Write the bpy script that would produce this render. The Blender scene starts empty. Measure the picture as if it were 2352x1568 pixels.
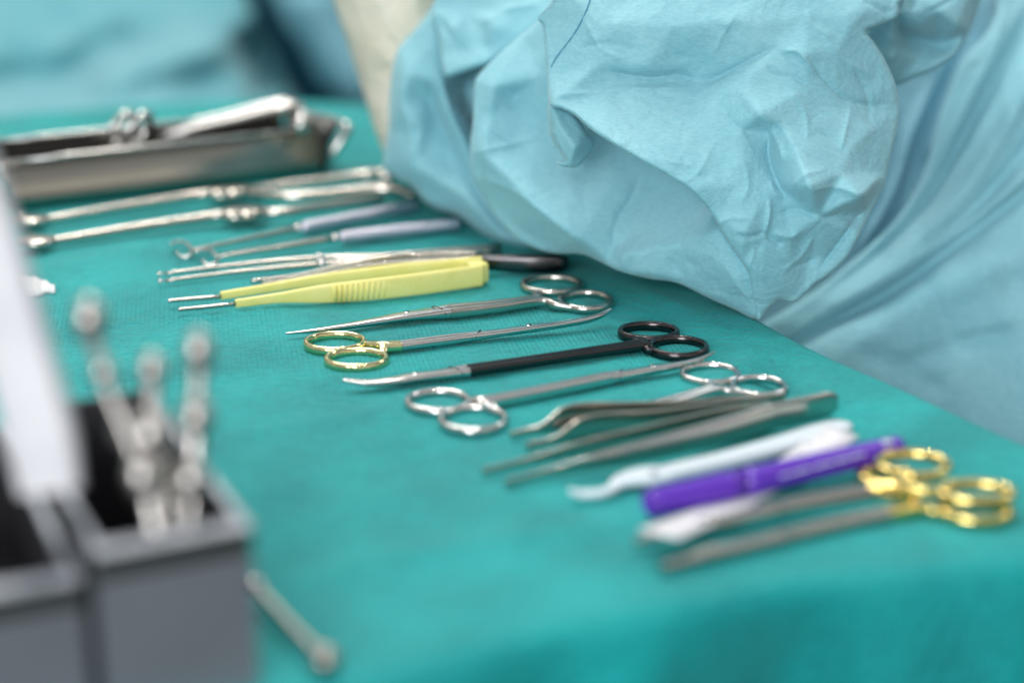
import bpy, bmesh, math, random
import numpy as np
from mathutils import Vector, noise
from mathutils.geometry import delaunay_2d_cdt

sc = bpy.context.scene
COL = sc.collection
# ------------------------------------------------------------------ camera
FPX, PW, PH = 4150.0, 2352.0, 1568.0
PITCH, CAMH = math.radians(19.1), 0.252
cd = bpy.data.cameras.new('camera'); cam = bpy.data.objects.new('camera', cd); COL.objects.link(cam)
cam.location = (0, 0, CAMH); cam.rotation_euler = (math.pi/2 - PITCH, 0, 0)
cd.sensor_width = 36; cd.lens = 36*FPX/PW
cd.clip_start = 0.01; cd.clip_end = 50
cd.dof.use_dof = True; cd.dof.focus_distance = 0.775; cd.dof.aperture_fstop = 2.9; cd.dof.aperture_blades = 0
sc.camera = cam
# ------------------------------------------------------------------ world: room light with added bands and blotches for contrast in steel reflections
w = bpy.data.worlds.new('World'); sc.world = w; w.use_nodes = True
nt = w.node_tree; nt.nodes.clear()
out = nt.nodes.new('ShaderNodeOutputWorld'); bg = nt.nodes.new('ShaderNodeBackground')
tc = nt.nodes.new('ShaderNodeTexCoord'); sx = nt.nodes.new('ShaderNodeSeparateXYZ'); cr = nt.nodes.new('ShaderNodeValToRGB')
mr = nt.nodes.new('ShaderNodeMapRange'); mr.inputs[1].default_value = -1; mr.inputs[2].default_value = 1
nt.links.new(tc.outputs['Generated'], sx.inputs[0]); nt.links.new(sx.outputs['Z'], mr.inputs[0]); nt.links.new(mr.outputs[0], cr.inputs[0])
e = cr.color_ramp.elements
e[0].position = 0.0; e[0].color = (.05, .06, .06, 1); e[1].position = 1.0; e[1].color = (.80, .82, .84, 1)
for p, c in ((.47, (.09, .12, .13, 1)), (.53, (.36, .37, .36, 1)), (.60, (.16, .18, .19, 1)), (.68, (.80, .78, .73, 1)), (.76, (.22, .24, .25, 1)), (.86, (.72, .74, .76, 1)), (.94, (.30, .31, .33, 1))):
    k = e.new(p); k.color = c
wn = nt.nodes.new('ShaderNodeTexNoise'); wn.inputs['Scale'].default_value = 2.2; wn.inputs['Detail'].default_value = 1
wr = nt.nodes.new('ShaderNodeMapRange'); wr.inputs[1].default_value = .36; wr.inputs[2].default_value = .62; wr.inputs[3].default_value = .12; wr.inputs[4].default_value = 1.75
wm = nt.nodes.new('ShaderNodeVectorMath'); wm.operation = 'SCALE'
nt.links.new(tc.outputs['Generated'], wn.inputs['Vector']); nt.links.new(wn.outputs[0], wr.inputs[0]); nt.links.new(cr.outputs[0], wm.inputs[0]); nt.links.new(wr.outputs[0], wm.inputs['Scale'])
nt.links.new(wm.outputs[0], bg.inputs[0]); nt.links.new(bg.outputs[0], out.inputs[0]); bg.inputs[1].default_value = 1.0
# ------------------------------------------------------------------ lamps: theatre ceiling panel, lamp-head spots and added fill lights
def area(name, loc, target, size, power, col, shape='SQUARE'):
    l = bpy.data.lights.new(name, 'AREA'); l.shape = shape; l.size = size; l.energy = power; l.color = col
    o = bpy.data.objects.new(name, l); COL.objects.link(o); o.location = loc
    o.rotation_euler = (Vector(target) - Vector(loc)).to_track_quat('-Z', 'Y').to_euler()
    return o
area('overhead_light', (-0.5, 1.9, 1.7), (0.05, 0.75, 0), 0.75, 22, (1, .965, .90))
area('fill_light', (-0.5, -1.0, 0.55), (0.05, 0.75, 0.0), 0.9, 25, (.97, .98, 1))  # added fill behind the camera, brightens surfaces that face the front
area('overhead_light', (1.3, 1.6, 1.5), (0.2, 0.7, 0), 0.6, 6, (.97, .98, 1))  # added weak fill from back right to lighten the table's right edge
for i, (x, y, z) in enumerate(((-.25, 1.0, 1.3), (.05, 1.15, 1.3), (-.02, .80, 1.3))):
    area('theatre_lamp', (x, y, z), (0.05, .8, 0), .05, 1.9, (1, .95, .88), 'DISK')
sc.view_settings.view_transform = 'Standard'; sc.view_settings.look = 'None'
sc.view_settings.exposure = 0.03; sc.view_settings.gamma = 1; sc.view_settings.use_curve_mapping = False
sc.render.engine = 'CYCLES'
sc.cycles.use_denoising = True
sc.cycles.max_bounces = 8; sc.cycles.glossy_bounces = 5
try: sc.cycles.sample_clamp_indirect = 6
except Exception: pass

MM = 0.001
SP, CP = math.sin(PITCH), math.cos(PITCH)
FWD, UP, CAM = Vector((0, CP, -SP)), Vector((0, SP, CP)), Vector((0, 0, CAMH))
def ray(x, y): return FWD + Vector((1, 0, 0))*((x-PW/2)/FPX) + UP*((PH/2-y)/FPX)
def P(x, y, z=0.0):            # point of the photograph lying z millimetres above the table
    r = ray(x, y); t = (z*MM-CAMH)/r.z
    return CAM + r*t
def PD(x, y, d):               # point at axial distance d metres
    return CAM + ray(x, y)*d
def depth(x, y): return (P(x, y)-CAM).dot(FWD)

# ------------------------------------------------------------------ materials
def mat(name, base, rough=.5, metal=0., **kw):
    m = bpy.data.materials.new(name); m.use_nodes = True
    b = m.node_tree.nodes['Principled BSDF']
    b.inputs['Base Color'].default_value = (*base, 1); b.inputs['Roughness'].default_value = rough
    b.inputs['Metallic'].default_value = metal
    for k, v in kw.items(): b.inputs[k.replace('_', ' ')].default_value = v
    return m
def nodes(m): return m.node_tree.nodes, m.node_tree.links, m.node_tree.nodes['Principled BSDF']
def vary(m, c1, c2, scale, detail=4, lo=.35, hi=.65):
    N, L, b = nodes(m); t = N.new('ShaderNodeTexCoord'); n = N.new('ShaderNodeTexNoise'); r = N.new('ShaderNodeValToRGB')
    n.inputs['Scale'].default_value = scale; n.inputs['Detail'].default_value = detail
    r.color_ramp.elements[0].position = lo; r.color_ramp.elements[1].position = hi
    r.color_ramp.elements[0].color = (*c1, 1); r.color_ramp.elements[1].color = (*c2, 1)
    L.new(t.outputs['Object'], n.inputs['Vector']); L.new(n.outputs[0], r.inputs[0]); L.new(r.outputs[0], b.inputs['Base Color'])
    return n
def metal(name, base, rough, lo=None, hi=None, scale=90, bump=.0):
    m = mat(name, base, rough, 1.0); N, L, b = nodes(m)
    t = N.new('ShaderNodeTexCoord'); n = N.new('ShaderNodeTexNoise'); n.inputs['Scale'].default_value = scale; n.inputs['Detail'].default_value = 5
    r = N.new('ShaderNodeMapRange'); r.inputs[3].default_value = lo if lo is not None else rough*.7; r.inputs[4].default_value = hi if hi is not None else rough*1.4
    L.new(t.outputs['Object'], n.inputs['Vector']); L.new(n.outputs[0], r.inputs[0]); L.new(r.outputs[0], b.inputs['Roughness'])
    if bump:
        bp = N.new('ShaderNodeBump'); bp.inputs['Strength'].default_value = bump; bp.inputs['Distance'].default_value = .0003
        L.new(n.outputs[0], bp.inputs['Height']); L.new(bp.outputs[0], b.inputs['Normal'])
    return m
M = {}
M['steel'] = metal('polished_steel', (.60, .59, .57), .17, .10, .26, 300, .05)
M['satin'] = metal('satin_steel', (.50, .475, .43), .20, .13, .28, 200, .08)
M['chrome'] = metal('mirror_steel', (.30, .285, .25), .15, .10, .24, 60, .08)
M['darksteel'] = metal('dark_steel', (.11, .105, .11), .22)
M['boxshade'] = mat('shaded_box_inside', (.03, .03, .035), .5)  # darker stand-in for box steel, paints the shade inside the boxes
M['brushed'] = metal('brushed_steel', (.46, .44, .42), .26)
M['trayshade'] = mat('shaded_tray_steel', (.022, .020, .018), .35)  # near-black colour paints the dark reflection and shade inside the steel tray
M['gold'] = metal('gold_plating', (.80, .62, .22), .12, .08, .18, 120)
M['palegold'] = metal('pale_gold_plating', (.72, .66, .36), .10, .07, .16, 120)
M['black'] = metal('black_coating', (.075, .068, .07), .20, .12, .30, 500, .1)
M['boxsteel'] = metal('grey_box_steel', (.36, .39, .44), .35, .26, .46, 30); M['boxsteel'].node_tree.nodes['Principled BSDF'].inputs['Metallic'].default_value = .72
M['knurl'] = metal('knurled_steel', (.60, .57, .66), .38)
N, L, b = nodes(M['knurl'])
t = N.new('ShaderNodeTexCoord'); ck = N.new('ShaderNodeTexVoronoi'); ck.inputs['Scale'].default_value = 900
bp = N.new('ShaderNodeBump'); bp.inputs['Strength'].default_value = .8; bp.inputs['Distance'].default_value = .0006
L.new(t.outputs['Object'], ck.inputs['Vector']); L.new(ck.outputs[0], bp.inputs['Height']); L.new(bp.outputs[0], b.inputs['Normal'])
M['yellow'] = mat('yellow_coating', (.80, .76, .20), .42); vary(M['yellow'], (.86, .77, .24), (.90, .82, .30), 120)
M['purple'] = mat('purple_plastic', (.10, .025, .42), .25)
M['white'] = mat('white_plastic', (.66, .66, .70), .4); vary(M['white'], (.54, .54, .58), (.64, .64, .67), 30)
M['paleblue'] = mat('pale_plastic', (.62, .70, .74), .3, Subsurface_Weight=.0)
M['paper'] = mat('white_paper', (.70, .70, .73), .7)
M['print'] = mat('grey_print', (.35, .37, .42), .6)
M['gauze'] = mat('white_gauze', (.80, .81, .80), .9); vary(M['gauze'], (.70, .72, .71), (.84, .85, .84), 400)
M['latex'] = mat('cream_latex', (.74, .70, .58), .5, Subsurface_Weight=.0); vary(M['latex'], (.66, .61, .49), (.74, .69, .58), 25)
N, L, b = nodes(M['latex']); t = N.new('ShaderNodeTexCoord'); n_ = N.new('ShaderNodeTexNoise'); n_.inputs['Scale'].default_value = 28; n_.inputs['Detail'].default_value = 3; n_.inputs['Distortion'].default_value = 1; bp = N.new('ShaderNodeBump'); bp.inputs['Distance'].default_value = .012; bp.inputs['Strength'].default_value = .8
L.new(t.outputs['Object'], n_.inputs['Vector']); L.new(n_.outputs[0], bp.inputs['Height']); L.new(bp.outputs[0], b.inputs['Normal'])
M['navy'] = mat('navy_cloth', (.006, .075, .12), .9)
M['thread'] = mat('blue_thread', (.03, .20, .33), .8)
M['slate'] = mat('slate_cloth', (.17, .38, .46), .9)

def cloth(name, base, base2, dot=False, sheen=.25):
    m = mat(name, base, .72); N, L, b = nodes(m)
    b.inputs['Sheen Weight'].default_value = sheen; b.inputs['Sheen Roughness'].default_value = .45
    if dot: b.inputs['Specular IOR Level'].default_value = .22
    if dot: b.inputs['Sheen Tint'].default_value = (.75, 1, .78, 1)
    b.inputs['Specular IOR Level'].default_value = .35
    t = N.new('ShaderNodeTexCoord')
    big = N.new('ShaderNodeTexNoise'); big.inputs['Scale'].default_value = 22; big.inputs['Detail'].default_value = 3
    fib = N.new('ShaderNodeTexNoise'); fib.inputs['Scale'].default_value = 900; fib.inputs['Detail'].default_value = 3
    mp = N.new('ShaderNodeMapping'); mp.inputs['Rotation'].default_value = (0, .5 if not dot else 0, .5); mp.inputs['Scale'].default_value = (.35, 1, 1)
    L.new(t.outputs['Object'], big.inputs['Vector']); L.new(t.outputs['Object'], mp.inputs[0]); L.new(mp.outputs[0], fib.inputs['Vector'])
    mx = N.new('ShaderNodeMath'); mx.operation = 'MULTIPLY_ADD'; mx.inputs[1].default_value = .5
    L.new(big.outputs[0], mx.inputs[0])
    m2 = N.new('ShaderNodeMath'); m2.operation = 'MULTIPLY'; m2.inputs[1].default_value = .5; L.new(fib.outputs[0], m2.inputs[0]); L.new(m2.outputs[0], mx.inputs[2])
    r = N.new('ShaderNodeValToRGB'); r.color_ramp.elements[0].position = .36; r.color_ramp.elements[1].position = .64
    r.color_ramp.elements[0].color = (*base, 1); r.color_ramp.elements[1].color = (*base2, 1)
    L.new(mx.outputs[0], r.inputs[0]); L.new(r.outputs[0], b.inputs['Base Color'])
    # weave: staggered embossed dots on the table drape, fine slanting ribs on the gown
    mp2 = N.new('ShaderNodeMapping'); L.new(t.outputs['Object'], mp2.inputs[0])
    s = N.new('ShaderNodeSeparateXYZ'); L.new(mp2.outputs[0], s.inputs[0])
    def sn(sock, f):
        a = N.new('ShaderNodeMath'); a.operation = 'MULTIPLY'; a.inputs[1].default_value = f; L.new(sock, a.inputs[0])
        c = N.new('ShaderNodeMath'); c.operation = 'SINE'; L.new(a.outputs[0], c.inputs[0]); return c.outputs[0]
    if dot:
        mp2.inputs['Rotation'].default_value = (0, 0, .45)
        pr = N.new('ShaderNodeMath'); pr.operation = 'MULTIPLY'
        L.new(sn(s.outputs['X'], 2*math.pi/.0026), pr.inputs[0]); L.new(sn(s.outputs['Y'], 2*math.pi/.0036), pr.inputs[1])
        mk = N.new('ShaderNodeTexNoise'); mk.inputs['Scale'].default_value = 16; L.new(t.outputs['Object'], mk.inputs['Vector'])
        mk2 = N.new('ShaderNodeMapRange'); mk2.inputs[1].default_value = .42; mk2.inputs[2].default_value = .6; mk2.inputs[3].default_value = .15; mk2.inputs[4].default_value = 1.5; L.new(mk.outputs[0], mk2.inputs[0])
        pm = N.new('ShaderNodeMath'); pm.operation = 'MULTIPLY'; L.new(pr.outputs[0], pm.inputs[0]); L.new(mk2.outputs[0], pm.inputs[1])
        pat = pm.outputs[0]; amp = .00028
    else:
        mp2.inputs['Rotation'].default_value = (0, math.radians(-35), 0)
        pat = sn(s.outputs['Z'], 2*math.pi/.0009); amp = .00004
    ad = N.new('ShaderNodeMath'); ad.operation = 'MULTIPLY_ADD'; ad.inputs[1].default_value = .35 if dot else .5
    mid = N.new('ShaderNodeTexNoise'); mid.inputs['Scale'].default_value = 350; mid.inputs['Detail'].default_value = 5; L.new(mp.outputs[0], mid.inputs['Vector'])
    sc_ = N.new('ShaderNodeMath'); sc_.operation = 'MULTIPLY'; sc_.inputs[1].default_value = 3.4 if dot else 2.2; L.new(mid.outputs[0], sc_.inputs[0])
    L.new(pat, ad.inputs[0]); L.new(sc_.outputs[0], ad.inputs[2])
    bp = N.new('ShaderNodeBump'); bp.inputs['Strength'].default_value = 1.0; bp.inputs['Distance'].default_value = amp*2
    if not dot:                                            # papery crinkles
        cn = N.new('ShaderNodeTexNoise'); cn.inputs['Scale'].default_value = 30; cn.inputs['Detail'].default_value = 5; cn.inputs['Roughness'].default_value = .55; cn.inputs['Distortion'].default_value = .6
        L.new(t.outputs['Object'], cn.inputs['Vector'])
        c1 = N.new('ShaderNodeMath'); c1.operation = 'SUBTRACT'; c1.inputs[1].default_value = .5; L.new(cn.outputs[0], c1.inputs[0])
        c2 = N.new('ShaderNodeMath'); c2.operation = 'ABSOLUTE'; L.new(c1.outputs[0], c2.inputs[0])
        b2 = N.new('ShaderNodeBump'); b2.inputs['Strength'].default_value = .55; b2.inputs['Distance'].default_value = .006; L.new(c2.outputs[0], b2.inputs['Height']); L.new(b2.outputs[0], bp.inputs['Normal'])
    L.new(ad.outputs[0], bp.inputs['Height']); L.new(bp.outputs[0], b.inputs['Normal'])
    return m
M['drape'] = cloth('teal_drape', (.0, .22, .228), (.0, .36, .362), True, .10)
M['gown'] = cloth('light_blue_gown', (.20, .475, .56), (.285, .57, .64), False, .2)
M['gown2'] = cloth('blue_gown_inside', (.23, .49, .61), (.29, .56, .66), False, .2)
M['patient'] = cloth('blue_patient_drape', (.10, .36, .42), (.18, .43, .48), False, .2)

# ------------------------------------------------------------------ object helpers
def tag(o, label=None, cat=None, group=None, kind=None):
    if label: o['label'] = label
    if cat: o['category'] = cat
    if group: o['group'] = group
    if kind: o['kind'] = kind
    return o
def thing(name, label, cat, at, group=None):
    o = bpy.data.objects.new(name, None); COL.objects.link(o); o.location = at; o.empty_display_size = .01
    return tag(o, label, cat, group)
class MB:
    def __init__(s): s.v = []; s.f = []
    def add(s, v, f):
        n = len(s.v); s.v += [tuple(a) for a in v]; s.f += [tuple(i+n for i in q) for q in f]; return s
    def build(s, name, m, parent=None, smooth=True, sharp=None):
        o0 = Vector(parent.matrix_world.translation) if False else Vector((0, 0, 0))
        root = parent
        while root is not None: o0 = o0 + Vector(root.location); root = root.parent
        me = bpy.data.meshes.new(name); me.from_pydata([tuple(Vector(a)-o0) for a in s.v], [], s.f); me.validate(); me.update()
        bm_ = bmesh.new(); bm_.from_mesh(me); bmesh.ops.recalc_face_normals(bm_, faces=bm_.faces); bm_.to_mesh(me); bm_.free()
        if smooth:
            me.polygons.foreach_set('use_smooth', [True]*len(me.polygons))
            if sharp: me.set_sharp_from_angle(angle=math.radians(sharp))
        me.materials.append(m)
        ob = bpy.data.objects.new(name, me); COL.objects.link(ob); ob.parent = parent
        return ob
def spline(pts, n=8):
    """Catmull-Rom through rows of numbers."""
    a = [np.array(p, float) for p in pts]
    if len(a) < 3: return [a[0]+(a[-1]-a[0])*k/n for k in range(n+1)]
    a = [2*a[0]-a[1]] + a + [2*a[-1]-a[-2]]; o = []
    for i in range(1, len(a)-2):
        for k in range(n):
            t = k/n; p0, p1, p2, p3 = a[i-1:i+3]
            o.append(.5*((2*p1)+(p2-p0)*t+(2*p0-5*p1+4*p2-p3)*t*t+(3*p1-p0-3*p2+p3)*t**3))
    o.append(a[-2]); return o
def loft(rows, seg=14, closed=False, power=2.0, up=Vector((0, 0, 1)), cap=True):
    """rows: (x, y, z, half width, half height) in metres; superellipse section."""
    n = len(rows); V = []; F = []
    pts = [Vector(r[:3]) for r in rows]
    for i in range(n):
        if closed: t = pts[(i+1) % n]-pts[i-1]
        else: t = pts[min(i+1, n-1)]-pts[max(i-1, 0)]
        if t.length < 1e-9: t = Vector((1, 0, 0))
        t.normalize(); s = t.cross(up)
        if s.length < 1e-4: s = Vector((1, 0, 0))
        s.normalize(); u = s.cross(t)
        for k in range(seg):
            a = 2*math.pi*k/seg; c, q = math.cos(a), math.sin(a)
            c = math.copysign(abs(c)**(2/power), c); q = math.copysign(abs(q)**(2/power), q)
            V.append(pts[i]+s*(rows[i][3]*c)+u*(rows[i][4]*q))
    m = n if closed else n-1
    for i in range(m):
        j = (i+1) % n
        for k in range(seg):
            l = (k+1) % seg; F.append((i*seg+k, i*seg+l, j*seg+l, j*seg+k))
    if cap and not closed:
        F.append(tuple(range(seg-1, -1, -1))); F.append(tuple((n-1)*seg+k for k in range(seg)))
    return V, F
def rows_px(pts, n=8, smooth=True):
    """(px, py, z mm, half width mm, half height mm) -> world rows"""
    w_ = [(*P(p[0], p[1], p[2]), p[3]*MM, p[4]*MM) for p in pts]
    return spline(w_, n) if smooth else [np.array(r) for r in w_]
def strip(pts, n=8, seg=14, power=2.6, smooth=True):
    return loft(rows_px(pts, n, smooth), seg, False, power)
def ball(c, r, nu=16, nv=10, sz=1.0):
    V = []; F = []
    for i in range(nv+1):
        th = math.pi*i/nv
        for k in range(nu):
            a = 2*math.pi*k/nu; V.append((c[0]+r*math.sin(th)*math.cos(a), c[1]+r*math.sin(th)*math.sin(a), c[2]+r*sz*math.cos(th)))
    for i in range(nv):
        for k in range(nu):
            l = (k+1) % nu; F.append((i*nu+k, (i+1)*nu+k, (i+1)*nu+l, i*nu+l))
    return V, F
def box(c, u, v, w_):
    """centre, three half-extent vectors"""
    V = [c+u*a+v*b_+w_*d for d in (-1, 1) for b_ in (-1, 1) for a in (-1, 1)]
    return V, [(0, 2, 3, 1), (4, 5, 7, 6), (0, 1, 5, 4), (2, 6, 7, 3), (0, 4, 6, 2), (1, 3, 7, 5)]
def bevel(o, wd, seg=3):
    m = o.modifiers.new('bevel', 'BEVEL'); m.width = wd; m.segments = seg; m.limit_method = 'ANGLE'; return o

# ------------------------------------------------------------------ height fields for cloth
def inside(px, py, poly):
    r = np.zeros(px.shape, bool); n = len(poly)
    for i in range(n):
        x1, y1 = poly[i]; x2, y2 = poly[(i+1) % n]
        if y1 == y2: continue
        c = ((y1 > py) != (y2 > py)) & (px < (x2-x1)*(py-y1)/(y2-y1)+x1); r ^= c
    return r
def pdist(px, py, line, closed=False):
    d = np.full(px.shape, 1e9); s = np.zeros(px.shape); T = np.zeros(px.shape)
    pts = list(line)+([line[0]] if closed else [])
    L_ = [math.hypot(pts[i+1][0]-pts[i][0], pts[i+1][1]-pts[i][1]) for i in range(len(pts)-1)]; tot = sum(L_) or 1; acc = 0
    for i in range(len(pts)-1):
        x1, y1 = pts[i]; x2, y2 = pts[i+1]; dx, dy = x2-x1, y2-y1; l2 = dx*dx+dy*dy+1e-12
        t = np.clip(((px-x1)*dx+(py-y1)*dy)/l2, 0, 1)
        ex, ey = px-(x1+t*dx), py-(y1+t*dy); dd = np.hypot(ex, ey); m = dd < d
        d = np.where(m, dd, d); s = np.where(m, np.sign(dx*ey-dy*ex), s); T = np.where(m, (acc+t*L_[i])/tot, T); acc += L_[i]
    return d, s, T
def lin_interp(ctrl, X, Y):
    pts = [Vector((c[0], c[1])) for c in ctrl]; r = delaunay_2d_cdt(pts, [], [], 0, 1e-4)
    vs = r[0]; orig = r[3]; Z = np.full(X.shape, np.nan)
    zz = [ctrl[o_[0]][2] if o_ else 0 for o_ in orig]
    for f in r[2]:
        a, b_, c = (vs[i] for i in f); za, zb, zc = (zz[i] for i in f)
        D = (b_.y-c.y)*(a.x-c.x)+(c.x-b_.x)*(a.y-c.y)
        if abs(D) < 1e-9: continue
        l1 = ((b_.y-c.y)*(X-c.x)+(c.x-b_.x)*(Y-c.y))/D; l2 = ((c.y-a.y)*(X-c.x)+(a.x-c.x)*(Y-c.y))/D; l3 = 1-l1-l2
        m = (l1 >= -1e-6) & (l2 >= -1e-6) & (l3 >= -1e-6); Z[m] = (l1*za+l2*zb+l3*zc)[m]
    return Z
def blur(Z, s):
    if s < .3: return Z
    k = int(3*s)+1; g = np.exp(-.5*(np.arange(-k, k+1)/s)**2); g /= g.sum()
    Z = np.pad(Z, k, mode='edge')
    Z = np.apply_along_axis(lambda a: np.convolve(a, g, 'valid'), 0, Z)
    return np.apply_along_axis(lambda a: np.convolve(a, g, 'valid'), 1, Z)
def triangulate(poly, step, jitter=.0):
    xs = [p[0] for p in poly]; ys = [p[1] for p in poly]
    gx, gy = np.meshgrid(np.arange(min(xs), max(xs), step), np.arange(min(ys), max(ys), step)); gx = gx.astype(float); gy = gy.astype(float)
    gx[1::2] += step/2
    m = inside(gx, gy, poly); d, _, _ = pdist(gx, gy, poly, True); m &= d > step*.55
    B = []
    for i in range(len(poly)):
        a, b_ = np.array(poly[i], float), np.array(poly[(i+1) % len(poly)], float); k = max(1, int(np.hypot(*(b_-a))/step))
        B += [tuple(a+(b_-a)*j/k) for j in range(k)]
    pts = [Vector(p) for p in B]+[Vector((x, y)) for x, y in zip(gx[m], gy[m])]
    nb = len(B)
    r = delaunay_2d_cdt(pts, [], [list(range(nb))], 1, 1e-5)
    V = np.array([(v.x, v.y) for v in r[0]]); F = [tuple(f) for f in r[2]]
    # keep faces whose centre is inside
    F = np.array(F); c = V[F].mean(1); F = F[inside(c[:, 0], c[:, 1], poly)]
    bidx = [None]*nb
    for i, o_ in enumerate(r[3]):
        for q in o_:
            if q < nb: bidx[q] = i
    return V, F, [b for b in bidx if b is not None]
def smooth_poly(p, n=5, closed=True):
    a = [np.array(q, float) for q in p]; N_ = len(a); o = []
    for i in range(N_):
        p0, p1, p2, p3 = a[i-1], a[i], a[(i+1) % N_], a[(i+2) % N_]
        for k in range(n):
            t = k/n; o.append(tuple(.5*((2*p1)+(p2-p0)*t+(2*p0-5*p1+4*p2-p3)*t*t+(3*p1-p0-3*p2+p3)*t**3)))
    return o
def field(ctrl, creases, X, Y, blur_px, step, seed, crump):
    Z = lin_interp(ctrl, X, Y)
    Z = np.where(np.isnan(Z), np.nanmean(Z), Z); Z = blur(Z, blur_px/step)
    for c in creases:
        kind, line, amp, wd = c[:4]; reach = c[4] if len(c) > 4 else wd*6
        line = [tuple(q) for q in spline(line, 5)] if len(line) > 2 else line
        d, s, T = pdist(X, Y, line)
        fade = np.clip(np.sin(np.pi*np.clip(T, .001, .999))*1.8, 0, 1) if kind != 'S' else 1
        if kind == 'v': Z = Z+amp*np.exp(-d/wd)*fade
        elif kind == 'g': Z = Z+amp*np.exp(-(d/wd)**2)*fade
        else: Z = Z+amp*np.tanh(s*d/wd)*np.exp(-d/reach)*fade
    if crump:
        n1 = np.zeros(X.shape)
        it = np.nditer([X, Y], flags=['multi_index'])
        for x, y in it:
            q = Vector((float(x)/150+seed, float(y)/130, seed)); a = noise.noise(q*1.0); b_ = noise.noise(q*2.7+Vector((5, 3, 1))); c_ = noise.noise(q*7+Vector((9, 3, 1)))
            n1[it.multi_index] = (1-abs(a)*2)*1.0+(1-abs(b_)*2)*.42+c_*.10
        Z = Z+n1*crump
    return Z
def panel(mb, outline, ctrl, creases, base, step=4, blur_px=10, roll=4., roll_px=16, wall=.03, seed=0, crump=1.0, sm=True):
    poly = smooth_poly(outline, 5) if sm else outline
    xs = [p[0] for p in poly]; ys = [p[1] for p in poly]
    gx = np.arange(min(xs)-8, max(xs)+12, step); gy = np.arange(min(ys)-8, max(ys)+12, step); X, Y = np.meshgrid(gx, gy)
    pad = [(min(xs)-60, min(ys)-60), (max(xs)+60, min(ys)-60), (min(xs)-60, max(ys)+60), (max(xs)+60, max(ys)+60)]
    ctrl = list(ctrl)
    for q in pad:
        k = min(ctrl, key=lambda c: (c[0]-q[0])**2+(c[1]-q[1])**2); ctrl.append((q[0], q[1], k[2]))
    Z = field(ctrl, creases, X, Y, blur_px, step, seed, crump)
    V, F, B = triangulate(poly, step)
    fx = (V[:, 0]-gx[0])/step; fy = (V[:, 1]-gy[0])/step
    ix = np.clip(fx.astype(int), 0, len(gx)-2); iy = np.clip(fy.astype(int), 0, len(gy)-2); tx, ty = fx-ix, fy-iy
    h = Z[iy, ix]*(1-tx)*(1-ty)+Z[iy, ix+1]*tx*(1-ty)+Z[iy+1, ix]*(1-tx)*ty+Z[iy+1, ix+1]*tx*ty
    d, _, _ = pdist(V[:, 0], V[:, 1], poly, True); u = np.clip(1-d/roll_px, 0, 1); h = h-roll*(1-np.sqrt(np.clip(1-u*u, 0, 1)))
    D = base-h*MM
    pts = [PD(x, y, dd) for (x, y), dd in zip(V, D)]
    faces = [tuple(int(i) for i in (f[0], f[2], f[1])) for f in F]
    n0 = len(pts); cen = V[B].mean(0)
    for k, f_ in ((1, .985), (2, .95)):
        for b_ in B:
            x, y = cen+(V[b_]-cen)*f_; pts.append(PD(x, y, D[b_]+wall*k*.5))
    nb = len(B)
    for ring in range(2):
        for k in range(nb):
            l = (k+1) % nb
            a0 = B[k] if ring == 0 else n0+k; a1 = B[l] if ring == 0 else n0+l
            faces.append((a0, a1, n0+ring*nb+l, n0+ring*nb+k))
    mb.add(pts, faces)
    def at(x, y, off=0):
        i = min(max(int((x-gx[0])/step), 0), len(gx)-1); j = min(max(int((y-gy[0])/step), 0), len(gy)-1)
        return PD(x, y, base-Z[j, i]*MM-off*MM)
    return at

# ================================================================== TABLE UNDER THE TEAL DRAPE
edge_px = [(-900, 1990), (-200, 1820), (500, 1635), (850, 1545), (1150, 1466), (1700, 1352), (2352, 1268), (2560, 1222), (2640, 1180), (2560, 1120), (2352, 1030), (2180, 948), (2050, 888),
           (1900, 818), (1748, 735), (1640, 672), (1490, 596), (1300, 510), (1080, 420), (930, 340), (860, 262), (760, 232), (400, 232), (-300, 290), (-900, 360)]
edge_w = [(P(*p).x*1000, P(*p).y*1000) for p in edge_px]
ec_ = np.array(edge_w).mean(0); edge_w = [tuple(ec_+(np.array(p)-ec_)*(1-9/np.hypot(*(np.array(p)-ec_)))) for p in edge_w]
tpoly = smooth_poly(edge_w, 4)
def wpx(*pp): return [(P(*p).x*1000, P(*p).y*1000) for p in pp]
V, F, B = triangulate(tpoly, 4)
X, Y = V[:, 0], V[:, 1]
Z = np.zeros(len(V))
for line, amp, wd in ((wpx((120, 775), (330, 738), (560, 722), (700, 700)), .9, 2.5),
                      (wpx((470, 1010), (700, 975), (960, 930)), .8, 5), (wpx((600, 1350), (1000, 1270), (1480, 1190)), 1.3, 9),
                      (wpx((960, 925), (1240, 960), (1500, 1030)), .5, 6),
                      (wpx((1740, 750), (1735, 800), (1690, 870)), 1.6, 6), (wpx((1810, 790), (1800, 850), (1760, 910)), -1.6, 7),
                      (wpx((1900, 830), (1910, 900), (1860, 960)), 1.4, 9), (wpx((2140, 935), (2090, 1010), (2040, 1040)), 1.4, 5),
                      (wpx((600, 1200), (800, 1150), (1100, 1120)), .8, 14), (wpx((1350, 1330), (1800, 1260), (2250, 1200)), .8, 10),
                      (wpx((0, 640), (200, 600), (380, 560)), .9, 14), (wpx((1450, 650), (1560, 700), (1640, 760)), 1.4, 8)):
    d, s, T = pdist(X, Y, line); Z += 1.9*amp*np.exp(-(d/wd)**1.4)*np.clip(np.sin(np.pi*np.clip(T, 0, 1))*1.8, 0, 1)
for i in range(len(V)):
    q = Vector((X[i]/90, Y[i]/90, 0)); Z[i] += .9*noise.noise(q)+.5*(1-2*abs(noise.noise(q*2.2)))+.28*(1-2*abs(noise.noise(q*5.1+Vector((3, 1, 2)))))+.12*noise.noise(q*12)
de, _, _ = pdist(X, Y, tpoly, True)
Z -= 0.3
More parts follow.
